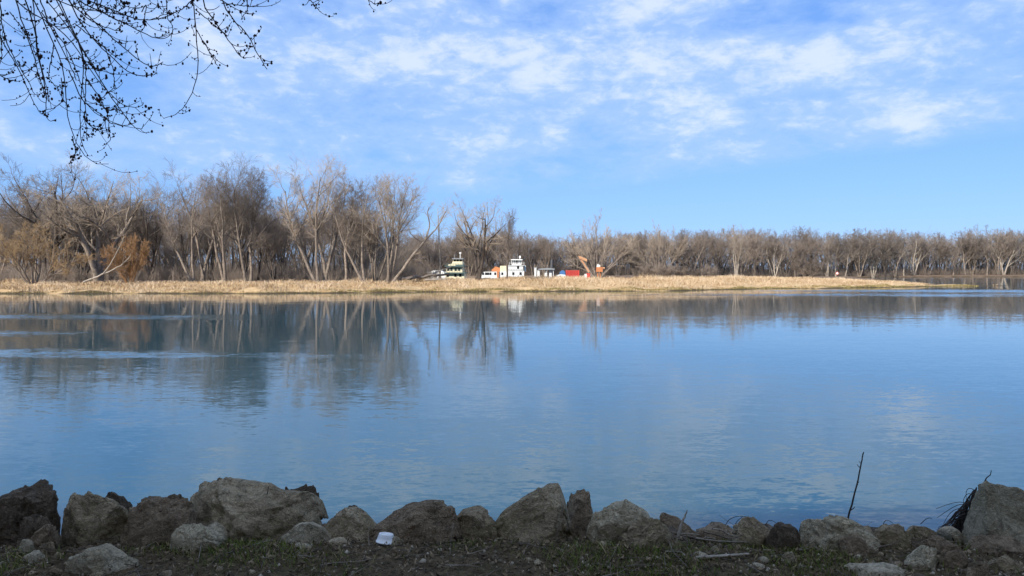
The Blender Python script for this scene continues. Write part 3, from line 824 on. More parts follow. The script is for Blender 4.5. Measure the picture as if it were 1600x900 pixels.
block(MB(), bx(819.4), bx(821.6), bz(424), bz(415), 198, 200).build('exhaust_stack', WHITE, t)
rails(bx(796), bx(818.5), bz(414.4), 196.9, 206, 6, .8).build('railing', WHITE, t)
rails(bx(795), bx(818.4), bz(423.2), 196.6, 197, 6, .5).build('railing', GREYP, t)

# tank and container standing on the white boat's low cabin roof
b_ = tag(MB().prism([(bx(768), bz(424.1)), (bx(781.3), bz(424.1)), (bx(781.3), bz(418.4)), (bx(778), bz(417.6)), (bx(774), bz(416.2)), (bx(771.5), bz(419)), (bx(769), bz(420.6))], 199, 204).build('winch_house', ORANGE), 'orange machinery housing on the low cabin roof of the white boat', 'machinery')
t = thing('deck_container', 'cream box container beside the orange housing on the white boat', 'container')
block(MB(), bx(781.5), bx(791.5), bz(424.1), bz(415.4), 199, 204).build('body', CREAM, t)
for k in range(5): block(MB(), bx(782.5 + 2 * k), bx(783 + 2 * k), bz(423.6), bz(415.8), 198.9, 198.99).build('rib', CREAM, t)
tag(block(MB(), bx(655), bx(691), -.4, bz(425), 214, 220).prism([(bx(664), bz(425)), (bx(684), bz(425)), (bx(680), bz(422.6)), (bx(668), bz(422.6))], 215, 219).build('moored_boat', WHITE), 'low white boat seen behind the fallen logs', 'boat')

# work barge with canopy, red container, crane
t = thing('work_barge', 'long flat dark work barge hidden low behind the grassy berm', 'barge')
MB().prism([(bx(830), 1.3), (bx(833), -.7), (bx(946), -.7), (bx(950), 1.3)], 197, 211).build('hull', RUST, t)
ZB = 1.3
t = thing('canopy', 'dark flat canopy on white posts on the work barge', 'shelter')
MB().prism([(bx(841), bz(421.6)), (bx(866), bz(421.6)), (bx(866.5), bz(419.6)), (bx(858), bz(418.6)), (bx(846), bz(419.4)), (bx(841), bz(420.6))], 199, 206).build('roof', GREYP, t)
for x in (842.5, 853.5, 864.5):
    for d in (199.6, 205.4): MB().bar((bx(x), d, ZB), (bx(x), d, bz(421.5)), .10, 6).build('post', WHITE, t)
tag(MB().bar((bx(862), 201, bz(418.6)), (bx(862.6), 201, bz(406)), .36, 8).build('funnel', STEEL), 'black funnel standing above the flat canopy', 'funnel')
tag(MB().box(bx(836.5), 200, (ZB + bz(419)) / 2, .55, .5, bz(419) - ZB).box(bx(836.5), 200, bz(418.6), .75, .7, .14).build('white_post', WHITE), 'square white mooring post at the end of the work barge', 'post')
for i, (x, y0) in enumerate(((841.4, 423.3), (853, 425), (860, 423.4))):
    m = MB().box(bx(x), 200.5, (ZB + bz(y0)) / 2, 4.2 * PXM, .9, bz(y0) - ZB, taper=.86).box(bx(x), 200.5, bz(y0) + .06, 4.6 * PXM, 1.0, .12)
    tag(m.build('storage_tank', WHITE), ('white storage tank at the open end of the flat canopy', 'squat white storage tank under the middle of the canopy', 'tall white storage tank under the canopy by the funnel')[i], 'tank')
t = thing('blue_tank', 'blue tarpaulin-covered heap next to the red container', 'tarpaulin')
MB().prism([(bx(875), ZB), (bx(884), ZB), (bx(883), bz(424.6)), (bx(880.5), bz(422.4)), (bx(877), bz(423.4)), (bx(875), bz(427))], 200, 203).build('cover', BLUEP, t)
tag(MB().prism([(bx(869), bz(430)), (bx(871), ZB), (bx(882), ZB), (bx(883), bz(429.4)), (bx(876), bz(428.4))], 198, 199.7).build('skiff', WHITE), 'small white skiff lying in front of the blue heap', 'boat')
t = thing('red_container', 'bright red ribbed container on the work barge', 'container')
block(MB(), bx(884.3), bx(904.2), ZB, bz(422.4), 199, 202).build('body', REDP, t)
for k in range(9): block(MB(), bx(885 + 2.2 * k), bx(886 + 2.2 * k), ZB + .05, bz(422.8), 198.86, 198.99).build('rib', REDP, t)
for x in (884.6, 903.9): block(MB(), bx(x) - .1, bx(x) + .1, ZB + .01, bz(422.1), 198.8, 198.985).build('corner_post', REDP, t)
t = thing('orange_crane', 'orange crane with folded boom beside the fan-shaped tree', 'crane')
ba = (bx(921), 201, bz(425)); bb = (bx(912.4), 201, bz(411)); 
MB().bar(ba, bb, .22, 4, .18).build('boom', ORANGE_P, t)
MB().bar((bx(917.5), 201, bz(406)), (bx(904), 201, bz(400)), .22, 6, .14).bar((bx(917.5), 200.6, bz(408)), (bx(905), 200.6, bz(403)), .16, 6, .12).bar(bb, (bx(906), 201, bz(402)), .22, 4).build('jib', ORANGE_P, t)
MB().box(bx(917.5), 201, ZB + .75, 1.3, 1.3, 1.5).build('pedestal', WHITE, t)
MB().box(bx(919.6), 201.0, ZB + 1.0, .9, 1.5, 1.4).build('cab', REDP, t)
t = thing('orange_machine', 'orange machine with white cab on legs at the end of the barge', 'machine')
for x in (934.5, 938.5): MB().bar((bx(x), 201, ZB), (bx(x), 201, bz(424)), .16, 6).build('leg', ORANGE, t)
MB().box(bx(937), 201, bz(421), 1.7, 1.3, 1.3).build('body', ORANGE, t)
MB().box(bx(935.5), 201, bz(415.6), .75, .9, .8, ry=.35).build('cab', WHITE, t)
MB().bar((bx(938), 201, bz(420)), (bx(945.5), 201, bz(419)), .4, 6, .28).build('arm', ORANGE_P, t)

# river marker: white board edged red on a post, at the far end of the spit
d_ = 232.0; mx = (1308 - 800) / F * d_; mz = far_z(mx, d_)
t = thing('navigation_marker', 'white diamond marker board with red edge on a post near the brown thicket', 'sign', (mx, d_, mz))
MB().bar((0, .06, -.2), (0, .06, 1.1), .05, 6).build('post', GREYP, t)
pz = CAM_H - (427 - HOR) / F * d_ - mz; e = .62
MB().prism([(-e, pz), (0, pz - e), (e, pz), (0, pz + e)], -.02, .02).build('board', REDP, t)
MB().prism([(-e * .7, pz), (0, pz - e * .7), (e * .7, pz), (0, pz + e * .7)], -.035, -.021).build('white_face', WHITE, t)

#--NEAR--
# ------------------------------------------------------------------ riprap boulders on the near bank
def ico(sub):
    import bmesh
    bm = bmesh.new(); bmesh.ops.create_icosphere(bm, subdivisions=sub, radius=1.0)
    V = np.array([v.co[:] for v in bm.verts]); Fc = np.array([[v.index for v in f.verts] for f in bm.faces]); bm.free()
    return V, Fc


ICO5, ICO3, ICO2 = ico(5), ico(3), ico(2)


def facet(V, seed, planes=16, lo=.50, hi=.84, rough=.05, f0=2.1):
    g = np.random.default_rng(seed); V = V.copy()
    lowr = np.hypot(V[:, 0], V[:, 1]); k_ = np.where(V[:, 2] < .15, np.minimum(.985 / np.maximum(lowr, .05), 3.5), 1.0)
    V[:, :2] *= (1 + (k_ - 1) * np.clip((.15 - V[:, 2]) / .35, 0, 1))[:, None]
    V = np.sign(V) * np.abs(V) ** .8
    for q_ in range(planes + 7):
        n_ = unit(g.normal(0, 1, 3) * np.array([1, 1, .8])); n_[2] = n_[2] if n_[2] > -.15 else -n_[2]
        c = g.uniform(lo, hi) if q_ < planes else g.uniform(.72, .93); e = V @ unit(n_) - c
        V -= np.where(e > 0, e, 0)[:, None] * unit(n_)[None] * .97
    off = Vector((seed * 3.17, seed * 1.3, seed * .71))
    U = unit(V)
    out = np.empty(len(V))
    for i, p in enumerate(V):
        q = Vector(p) * f0 + off
        out[i] = mnoise.fractal(q, .8, 2.1, 7) - 1.1 * max(0, .14 - abs(mnoise.noise(q * 1.3))) * 5 + .5 * mnoise.cell(q * 1.1)
    return V + U * (out * rough)[:, None]


def stone_mat(name, c1, c2, stain, moss=.3, dark=.5):
    def build(t, b):
        v = coords(t); p = worldpos(t)
        n1 = tex(t, p, 3.2, 7, .62); n2 = tex(t, p, 14, 7, .7, .4); n3 = tex(t, p, 55, 4, .6)
        c = mix(t, n1.sstep(.34, .66), c1, c2)
        c = mix(t, n2.sstep(.50, .68) * min(1, dark * 1.5), c, tuple(k * .30 for k in c1))
        c = mix(t, (tex(t, p, 5.5, 5, .6) + (n2 - .5) * .5).sstep(.5, .68) * moss, c, stain)
        c = mix(t, n3.sstep(.62, .74) * .5, c, tuple(min(1, k * 1.7) for k in c2))
        vo = t.nodes.new('ShaderNodeTexVoronoi'); vo.inputs['Scale'].default_value = 11; vo.feature = 'DISTANCE_TO_EDGE'
        wv_ = t.nodes.new('ShaderNodeVectorMath'); wv_.operation = 'ADD'
        t.links.new(p.s, wv_.inputs[0]); t.links.new(tex(t, p, 6, 4, .6, 0, 1).s, wv_.inputs[1]); t.links.new(wv_.outputs[0], vo.inputs['Vector'])
        crack = N(t, vo.outputs['Distance']).sstep(0, .05)
        c = mix(t, (1.0 - N(t, vo.outputs['Distance']).sstep(0, .022)) * n1.sstep(.42, .6) * .7, c, tuple(k * .22 for k in c1))
        t.links.new(c.s, b.inputs['Base Color'])
        bump(t, b, n2 * .8 + n3 * .25 + crack * .22 + n1 * .6, .10, 1.0)
    return new_mat(name, build, .92, .2)


S_TAN = stone_mat('tan_limestone', (0.397, 0.305, 0.189), (0.609, 0.486, 0.315), (0.211, 0.180, 0.082), .4)
S_PALE = stone_mat('pale_limestone', (0.506, 0.414, 0.270), (0.700, 0.594, 0.407), (0.296, 0.250, 0.129), .3, .4)
S_BROWN = stone_mat('brown_rock', (0.279, 0.200, 0.126), (0.448, 0.336, 0.222), (0.157, 0.126, 0.065), .4)
S_DARK = stone_mat('dark_rock', (0.145, 0.107, 0.071), (0.272, 0.208, 0.143), (0.105, 0.086, 0.050), .4)
S_GREY = stone_mat('grey_stone', (0.486, 0.403, 0.274), (0.700, 0.594, 0.420), (0.356, 0.283, 0.162), .3, .35)
S_CONC = stone_mat('old_concrete', (0.349, 0.292, 0.194), (0.498, 0.423, 0.290), (0.191, 0.169, 0.085), .4)


def rock(label, mat, prof, base, d=None, depth=.62, seed=1, name='boulder', cat='boulder', group=None, planes=16, rough=.07, sink=.07, res=ICO5):
    prof = np.array(prof, float); x0, x1 = prof[0, 0], prof[-1, 0]
    df = d if d else 1848.0 / (base - HOR)
    if d: rough = min(rough, .03)
    w = (x1 - x0) / F * (df + .15); dep = max(w * depth, .05); dc = df + dep * .5
    xc = ((x0 + x1) / 2 - 800) / F * dc; w = (x1 - x0) / F * dc
    V = facet(res[0], seed, planes, rough=rough); V[:, 0] = (V[:, 0] - V[:, 0].min()) / np.ptp(V[:, 0]) * 2 - 1
    V[:, 1] = (V[:, 1] - V[:, 1].min()) / np.ptp(V[:, 1]) * 2 - 1
    # stretch every slice to the outline of this boulder
    nb = 28; bi = np.clip(((V[:, 0] + 1) / 2 * nb).astype(int), 0, nb - 1)
    hi = np.array([V[bi == k, 2].max() if (bi == k).any() else np.nan for k in range(nb)])
    ok = ~np.isnan(hi); cx = (np.arange(nb) + .5) / nb * 2 - 1; hi = np.interp(cx, cx[ok], hi[ok]); hi = np.convolve(np.pad(hi, 2, mode='edge'), np.ones(5) / 5, 'valid')
    H = np.interp(V[:, 0], cx, hi)
    zb = min(float(near_height(xc, df)), float(near_height(xc, dc))) - sink
    top = CAM_H - (np.interp(V[:, 0], (prof[:, 0] - x0) / (x1 - x0) * 2 - 1, prof[:, 1]) - HOR) / F * dc
    f = np.clip((V[:, 2] + 1.0) / np.maximum(H + 1.0, .8), -.2, 1.05)
    Z = zb + f * (top - zb)
    W3 = np.stack([V[:, 0] * w / 2, V[:, 1] * dep / 2, Z - zb], -1)
    me = mesh_from(name, W3, res[1], mat, smooth=True)
    return tag(link(name, me, None, (xc, dc, zb)), label, cat, group)


rock('dark brown lumpy boulder rising beside a blocky tan one', S_DARK, [(-40, 815), (-15, 785), (0, 774), (30, 766), (52, 757), (70, 768), (85, 776), (93, 795), (97, 835)], 842, seed=3, rough=.10)
rock('rounded dark lump at the foot of the dark brown boulder', S_DARK, [(20, 848), (28, 815), (45, 807), (66, 812), (80, 845)], 852, seed=4, rough=.09)
rock('small brown lump wedged under the dark brown boulder', S_BROWN, [(36, 858), (46, 834), (66, 822), (84, 830), (92, 852)], 860, seed=5, rough=.09)
rock('blocky tan mossy boulder with a flat vertical face', S_TAN, [(88, 830), (97, 782), (106, 775), (132, 773), (150, 776), (176, 786), (190, 800), (196, 828)], 843, seed=6, planes=10)
rock('dark pointed rock behind the blocky tan boulder', S_DARK, [(148, 800), (160, 778), (172, 768), (188, 780), (201, 797)], 812, d=4.95, seed=7)
rock('brown cracked boulder between the blocky tan one and the long pale one', S_BROWN, [(183, 838), (190, 806), (205, 790), (226, 781), (245, 785), (262, 777), (285, 786), (302, 815)], 853, seed=8, rough=.07)
rock('largest boulder, long and pale tan with slanting cracks', S_TAN, [(268, 800), (280, 778), (298, 770), (322, 757), (345, 761), (380, 766), (412, 766), (425, 775), (468, 777), (490, 790), (501, 815)], 840, seed=9, depth=.45, planes=13)
rock('dark grey knob behind the end of the largest boulder', S_DARK, [(428, 785), (440, 770), (462, 765), (486, 759), (497, 766), (503, 800)], 822, d=4.85, seed=10)
rock('yellowish notched stone in front of the largest boulder', S_PALE, [(256, 862), (268, 830), (283, 822), (300, 825), (308, 822), (326, 830), (344, 846)], 867, seed=11)
rock('pale grey flat stone sunk in the dark soil', S_GREY, [(95, 892), (101, 871), (126, 863), (155, 855), (182, 866), (216, 888)], 898, seed=12, depth=.5, rough=.04)
rock('smooth pale grey stone under the end of the largest boulder', S_GREY, [(432, 846), (458, 824), (484, 816), (502, 824), (523, 844)], 848, seed=13, rough=.03)
rock('pyramid-shaped grey boulder next to the overturned white tub', S_TAN, [(500, 828), (528, 803), (548, 796), (568, 808), (592, 832)], 842, seed=14)
rock('dark tip of rock behind the pyramid-shaped boulder', S_DARK, [(530, 808), (545, 792), (554, 789), (566, 798), (580, 815)], 820, d=4.9, seed=15)
rock('wide brown boulder with white droppings beside the overturned tub', S_BROWN, [(576, 832), (600, 811), (640, 789), (670, 783), (700, 785), (712, 790), (718, 808), (738, 846)], 853, seed=16, rough=.07)
rock('low greenish-grey rock between the wide brown boulder and the tall wedge', S_TAN, [(705, 820), (722, 800), (746, 796), (768, 806), (784, 836)], 847, seed=17)
rock('tall wedge-shaped tan boulder with a steep straight edge', S_TAN, [(758, 845), (778, 810), (791, 796), (826, 776), (860, 760), (876, 764), (884, 785), (897, 840)], 852, seed=18, planes=12, rough=.07)
rock('narrow upright rock squeezed behind the tall wedge boulder', S_BROWN, [(880, 800), (890, 777), (913, 766), (921, 774), (932, 805)], 824, d=4.75, seed=19)
rock('pale pitted boulder beside the narrow upright rock', S_PALE, [(912, 825), (930, 803), (960, 789), (981, 785), (1002, 794), (1022, 810), (1030, 830)], 846, seed=20, planes=12)
rock('olive-brown sloping rock leaning on the pale pitted boulder', S_TAN, [(962, 850), (990, 822), (1015, 809), (1032, 812), (1046, 828), (1058, 848)], 860, seed=21, planes=10)
rock('reddish-brown low rock behind the split driftwood stick', S_BROWN, [(1022, 815), (1040, 808), (1062, 812), (1094, 836)], 838, d=4.9, seed=22)
rock('low brown rock among the driftwood twigs', S_BROWN, [(1104, 840), (1122, 830), (1142, 826), (1158, 836)], 848, d=4.55, seed=23)
rock('grey peaked rock under the arching dry stalks', S_TAN, [(1146, 846), (1156, 820), (1164, 811), (1182, 812), (1202, 827), (1216, 846)], 851, seed=24)
rock('dark brown humped rock next to the grey peaked rock', S_DARK, [(1200, 848), (1212, 828), (1224, 821), (1242, 824), (1252, 834), (1260, 856)], 860, seed=25, rough=.08)
rock('pale flat-topped boulder below the upright sapling stem', S_PALE, [(1255, 855), (1262, 822), (1272, 815), (1300, 810), (1330, 811), (1350, 822), (1368, 838), (1388, 864)], 868, seed=26, planes=12)
rock('dark stained stone tucked against the pale flat-topped boulder', S_BROWN, [(1312, 866), (1322, 846), (1342, 838), (1358, 850), (1368, 868)], 872, seed=27)
rock('rounded tan rock beside the pale flat-topped boulder', S_TAN, [(1370, 842), (1388, 823), (1410, 823), (1424, 832), (1430, 850)], 857, seed=28)
rock('low tan rock behind the brush pile', S_TAN, [(1412, 834), (1430, 824), (1450, 825), (1472, 836)], 846, d=4.6, seed=29)
rock('dull brown slab at the foot of the dark root tangle', S_BROWN, [(1436, 862), (1455, 846), (1478, 842), (1505, 858)], 866, seed=30)
rock('huge leaning block of old concrete beside the dark root tangle', S_CONC, [(1506, 862), (1518, 815), (1530, 768), (1541, 753), (1562, 757), (1602, 768), (1660, 790), (1690, 840)], 862, seed=31, planes=8, depth=.6, rough=.03)
rock('grey-brown rock at the foot of the concrete block', S_BROWN, [(1524, 870), (1540, 846), (1568, 840), (1600, 845), (1622, 866)], 872, seed=32)
rock('pale tan stone with a flat lit face near the root tangle', S_PALE, [(1412, 886), (1428, 868), (1442, 858), (1464, 857), (1474, 880)], 892, seed=33, planes=9)
rock('broad pale slab sunk in the soil below the flat-topped boulder', S_GREY, [(1316, 906), (1336, 885), (1370, 882), (1404, 885), (1440, 904)], 908, seed=34, rough=.03)
rock('chunky brown stone between the flat-faced stone and the concrete', S_BROWN, [(1474, 888), (1486, 868), (1506, 862), (1520, 872), (1528, 888)], 890, seed=35)
rock('mottled grey stone in the corner rubble below the concrete', S_TAN, [(1548, 895), (1560, 878), (1584, 872), (1606, 890)], 896, seed=36)
rock('brown egg-shaped stone in the corner rubble below the concrete', S_BROWN, [(1512, 902), (1526, 884), (1546, 881), (1558, 900)], 903, seed=37)
rock('small white-grey stone on the soil below the dark lumps', S_GREY, [(20, 864), (27, 849), (38, 846), (49, 858)], 864, seed=38, name='stone', cat='stone', res=ICO3)
rock('flat whitish stone lying beside the pale grey flat stone', S_GREY, [(24, 878), (40, 868), (56, 867), (68, 875)], 879, seed=39, name='stone', cat='stone', res=ICO3)
rock('oval brown stone above the flat whitish stone', S_BROWN, [(48, 866), (60, 854), (74, 853), (82, 864)], 867, seed=40, name='stone', cat='stone', res=ICO3)
rock('low tan stone in the soil below the pyramid-shaped boulder', S_TAN, [(506, 854), (518, 846), (534, 846), (546, 854)], 856, seed=41, name='stone', cat='stone', res=ICO3)
rock('long grey stone half buried below the smooth pale stone', S_GREY, [(452, 860), (464, 853), (478, 853), (488, 859)], 861, seed=42, name='stone', cat='stone', res=ICO3)
rock('pale stone the overturned tub is tipped against', S_PALE, [(584, 856), (598, 846), (616, 844), (632, 854)], 858, seed=43, name='stone', cat='stone', res=ICO3)
rock('pale pebbly stone below the dark brown humped rock', S_GREY, [(1220, 878), (1230, 866), (1242, 868), (1250, 880)], 881, seed=44, name='stone', cat='stone', res=ICO3)

NEAR = [(45, 'the dark lumpy boulder'), (140, 'the blocky tan boulder'), (240, 'the brown cracked boulder'), (300, 'the yellowish notched stone'), (390, 'the largest boulder'), (480, 'the smooth pale grey stone'), (545, 'the pyramid-shaped boulder'), (600, 'the white tub'),
        (670, 'the wide brown boulder'), (745, 'the low greenish-grey rock'), (825, 'the tall wedge boulder'), (905, 'the narrow upright rock'), (970, 'the pale pitted boulder'), (1030, 'the olive-brown sloping rock'), (1075, 'the split driftwood stick'), (1130, 'the low brown rock by the driftwood'),
        (1180, 'the grey peaked rock'), (1230, 'the dark humped rock'), (1310, 'the pale flat-topped boulder'), (1400, 'the rounded tan rock'), (1445, 'the flat-faced pale stone'), (1490, 'the dark root tangle'), (1565, 'the concrete block')]
# loose stones one can count
STONE = [facet(ICO2[0], 60 + k, 9, rough=.08) * np.array([1, .8, .55]) for k in range(5)]
stone_me = [mesh_from('loose_stone', STONE[k], ICO2[1], (S_TAN, S_BROWN, S_GREY, S_DARK, S_BROWN)[k], smooth=True) for k in range(5)]
g = np.random.default_rng(21)
cnt = 0
while cnt < 120:
    u = g.random(); px = g.uniform(-10, 260) if u < .35 else (g.uniform(1080, 1620) if u < .8 else g.uniform(260, 1080)); py = g.uniform(848, 905)
    d = 1848 / (py - HOR); x = (px - 800) / F * d; s = float(np.clip(g.lognormal(-3.75, .4), .012, .05))
    kk_ = int(g.integers(5))
    o = link('loose_stone', stone_me[kk_], None, (x, d, float(near_height(x, d)) + s * .15))
    o.scale = (s, s, s); o.rotation_euler = (g.normal(0, .3), g.normal(0, .3), g.uniform(0, 6.28))
    tag(o, '%s %s stone lying on the soil below %s' % ('very small' if s < .02 else ('small' if s < .03 else 'fist-sized'), ('tan angular', 'brown angular', 'grey', 'dark', 'brown rounded')[kk_], min(NEAR, key=lambda q: abs(q[0] - px))[1]), 'stone', 'loose stones on the soil'); cnt += 1

for i in range(46):
    px = g.uniform(-10, 1610); s = float(g.uniform(.06, .13)); d = g.uniform(4.45, 4.85); x = (px - 800) / F * d; kk_ = int(g.integers(5))
    o = link('wedged_stone', stone_me[kk_], None, (x, d, float(near_height(x, d)) + s * .2))
    o.scale = (s, s, s * g.uniform(.8, 1.5)); o.rotation_euler = (g.normal(0, .4), g.normal(0, .4), g.uniform(0, 6.28))
    tag(o, '%s stone wedged in behind %s' % (('tan angular', 'brown angular', 'grey', 'dark', 'brown rounded')[kk_], min(NEAR, key=lambda q: abs(q[0] - px))[1]), 'stone', 'stones wedged between the boulders')

# rubble facing of the slope down to the water, below the boulders
g = np.random.default_rng(23); Vs, Fs, o_ = [], [], 0
for k in range(420):
    x = g.uniform(-9, 9); y = g.uniform(5.75, 11.2); s = g.uniform(.10, .28)
    a = g.uniform(0, 6.28); V = STONE[k % 5] * s; V = np.stack([V[:, 0] * math.cos(a) - V[:, 1] * math.sin(a), V[:, 0] * math.sin(a) + V[:, 1] * math.cos(a), V[:, 2]], -1)
    Vs.append(V + [x, y, float(near_height(x, y)) + s * .12 - .1]); Fs.append(ICO2[1] + o_); o_ += len(V)
tag(link('rubble', mesh_from('rubble', np.concatenate(Vs), np.concatenate(Fs), S_BROWN, smooth=True)), 'brown rubble facing the slope below the boulders', 'rubble', kind='stuff')

# gravel crumbs, leaf litter and grass on the soil
def strew(n, y0=3.2, y1=4.7, x=4.8):
    return g.uniform(-x, x, n), g.uniform(y0, y1, n)


Vs, Fs, o_ = [], [], 0
tet = np.array([(1, .1, -.3), (-.7, .8, -.2), (-.6, -.9, -.3), (.1, 0, .8), (.3, .9, .4)]); tf = np.array([(0, 1, 4), (0, 4, 3), (4, 1, 3), (1, 2, 3), (2, 0, 3), (0, 2, 1)])
gx, gy = strew(9000); gs = g.lognormal(-4.9, .5, 9000); rot = g.uniform(0, 6.28, 9000); gz = near_height(gx, gy)
V = tet[None] * gs[:, None, None]; c, s_ = np.cos(rot)[:, None], np.sin(rot)[:, None]
V = np.stack([V[..., 0] * c - V[..., 1] * s_, V[..., 0] * s_ + V[..., 1] * c, V[..., 2]], -1) + np.stack([gx, gy, gz], -1)[:, None]
Fc = (tf[None] + np.arange(9000)[:, None, None] * 5).reshape(-1, 3)
M_CRUMB = attr_mat('gravel', ((0, (.06, .045, .03)), (1, (.45, .39, .30)), (.7, (.18, .145, .10))))
me = mesh_from('gravel', V.reshape(-1, 3), Fc, M_CRUMB)
me.attributes.new('shade', 'FLOAT', 'POINT').data.foreach_set('value', np.repeat(g.random(9000) ** 1.3, 5).astype(np.float32))
tag(link('gravel', me), 'dark gravel and clods scattered over the soil', 'gravel', kind='stuff')

nl = 15000
gx, gy = strew(nl); gz = near_height(gx, gy) + g.uniform(.002, .022, nl)
sz = g.uniform(.007, .020, nl); a = g.uniform(0, 6.28, nl); asp = g.uniform(.25, .75, nl)
leaf = np.array([(-1, 0, .25), (-.2, .6, 0), (-.2, -.6, 0), (.5, .42, .12), (.5, -.42, .12), (1, 0, .45)]); lf = np.array([(0, 2, 1), (1, 2, 4), (1, 4, 3), (3, 4, 5)])
V = np.repeat(leaf[None], nl, 0) * sz[:, None, None]; V[..., 1] *= asp[:, None]; V[..., 2] *= g.uniform(-.6, 1.6, nl)[:, None]
tl = g.normal(0, .45, (nl, 2)); V[..., 2] += V[..., 0] * tl[:, :1] + V[..., 1] * tl[:, 1:]
c, s_ = np.cos(a)[:, None], np.sin(a)[:, None]
V = np.stack([V[..., 0] * c - V[..., 1] * s_, V[..., 0] * s_ + V[..., 1] * c, V[..., 2]], -1) + np.stack([gx, gy, gz], -1)[:, None]
Fc = (lf[None] + np.arange(nl)[:, None, None] * 6).reshape(-1, 3)
M_LEAF = attr_mat('leaf_litter', ((0, (.055, .038, .022)), (1, (.27, .20, .125)), (.6, (.13, .09, .052))))
me = mesh_from('leaf_litter', V.reshape(-1, 3), Fc, M_LEAF)
me.attributes.new('shade', 'FLOAT', 'POINT').data.foreach_set('value', np.repeat(g.random(nl) ** 1.4, 6).astype(np.float32))
tag(link('leaf_litter', me), 'brown crumbled leaf litter over the near soil', 'leaf litter', kind='stuff')

ng = 70000
gx, gy = strew(ng, 3.1, 4.6); pn = vnoise(gx, gy, .22, 4) + .8 * vnoise(gx, gy, .6, 9) + g.normal(0, .25, ng)
keep = (pn > -.02) & (gx > -2.9) & (gx < 2.9); gx, gy, pn = gx[keep], gy[keep], pn[keep]; ng = len(gx)
M_NGRASS = attr_mat('near_grass', ((0, (.06, .085, .015)), (1, (.32, .26, .13)), (.75, (.13, .16, .03))))
blades('near_grass', 'sparse short green grass in front of the boulders', np.stack([gx, gy, near_height(gx, gy)], -1), g.uniform(.012, .045, ng), g.uniform(.0012, .003, ng), .6, g.random(ng) ** .8, M_NGRASS, 'grass', g)

# dry twigs strewn on the soil
nt_ = 900
gx, gy = strew(nt_); gz = near_height(gx, gy) + .012; a = g.uniform(0, 6.28, nt_); L = g.uniform(.05, .30, nt_)
st = np.stack([gx, gy, gz], -1); dd = np.stack([np.cos(a), np.sin(a) * .8, g.normal(0, .12, nt_)], -1)
p_, q_ = grow(st, dd, L, g.uniform(.0015, .004, nt_), np.full(nt_, .001), 4, .12, 0, g)
p_[..., 2] = np.maximum(p_[..., 2], near_height(p_[..., 0], p_[..., 1]) + .003)
V, Q = tubes([(p_, q_, 3)])
M_STICK = mottled('dry_twig', (.10, .08, .06), (.26, .22, .17), 6, per_object=0)
tag(link('twig_litter', mesh_from('twig_litter', V, Q, M_STICK)), 'thin dry twigs strewn over the near soil', 'twigs', kind='stuff')

# overturned white tub
M_TUB = new_mat('white_plastic', lambda t, b: t.links.new(mix(t, tex(t, coords(t), 30, 5, .6).sstep(.5, .8) * .35, (.80, .82, .82), (.45, .44, .40)).s, b.inputs['Base Color']), .35, .5)
c0 = at(601, 848, 4.30); n = 28
tv, tfc = [], []
for (r, z) in ((.056, .0), (.056, .006), (.052, .006), (.047, .030), (.043, .046), (.041, .050), (.034, .051), (.033, .047), (.0, .047)):
    for k in range(n): tv.append((r * math.cos(k * 2 * math.pi / n), r * math.sin(k * 2 * math.pi / n), z))
for j in range(8):
    for k in range(n): tfc.append((j * n + k, j * n + (k + 1) % n, (j + 1) * n + (k + 1) % n, (j + 1) * n + k))
tub = link('plastic_tub', mesh_from('plastic_tub', tv, tfc, M_TUB, smooth=True), None, (c0[0], 4.28, float(near_height(c0[0], 4.28)) + .012))
tub.rotation_euler = (R(-9), R(7), 0)
tag(tub, 'overturned white plastic tub lying against the wide brown boulder', 'tub')

# sticks and stems standing among the boulders
M_DARKSTEM = mottled('dark_stem', (.025, .02, .018), (.06, .048, .04), 9, per_object=.1)
M_DRIFT = mottled('driftwood', (.26, .22, .17), (.42, .37, .30), 9, c3=(.14, .11, .08), per_object=.1)


def stem(label, pts, r0, r1, mat, name='stick', cat='stick', nubs=0, seed=1, group=None, sides=6):
    g = np.random.default_rng(seed); P_ = np.array(pts, float); loc = P_[0].copy(); P_ -= loc
    tt = np.linspace(0, len(P_) - 1, 16); P2 = np.stack([np.interp(tt, np.arange(len(P_)), P_[:, i]) for i in range(3)], -1)
    for _ in range(2): P2[1:-1] = (P2[:-2] + 2 * P2[1:-1] + P2[2:]) / 4
    P2[1:-1] += g.normal(0, r0 * .12, (14, 3)); rad = np.linspace(r0, r1, 16)
    gr = [(P2[None], rad[None], sides)]
    if nubs:
        s, d, l, rr = sprout(P2[None], rad[None], np.array([1.0]), nubs, .05, 60, 10, .028, .3, .7, g, 1.0)
        p_, q_ = grow(s, d, l, rr, rr * .5, 3, .1, .1, g); gr.append((p_, q_, 4))
    V, Q = tubes(gr)
    return tag(link(name, mesh_from(name, V, Q, mat, smooth=True), None, loc), label, cat, group)


stem('thin bare sapling stem standing upright behind the pale flat-topped boulder', [at(1326, 826, 4.75), at(1334, 795, 4.75), at(1344, 755, 4.76), at(1350, 722, 4.77), at(1353, 708, 4.77)], .0062, .0032, M_DARKSTEM, 'sapling_stem', 'sapling', nubs=9, seed=3)
stem('pale split driftwood stick poking up between the rocks', [at(1062, 842, 4.45), at(1067, 822, 4.47), at(1073, 808, 4.48), at(1076, 800, 4.48)], .011, .003, M_DRIFT, 'driftwood_stick', 'stick', seed=4)
stem('pale straight stick lying flat on the soil', [at(1090, 876, 4.05), at(1130, 873, 4.07), at(1174, 870, 4.09)], .010, .007, M_DRIFT, 'driftwood_stick', 'stick', seed=5)
stem('small kinked pale twig lying near the straight stick', [at(1042, 866, 4.13), at(1066, 866, 4.14), at(1068, 868, 4.12), at(1074, 873, 4.08)], .0045, .003, M_DRIFT, 'driftwood_stick', 'stick', seed=6)
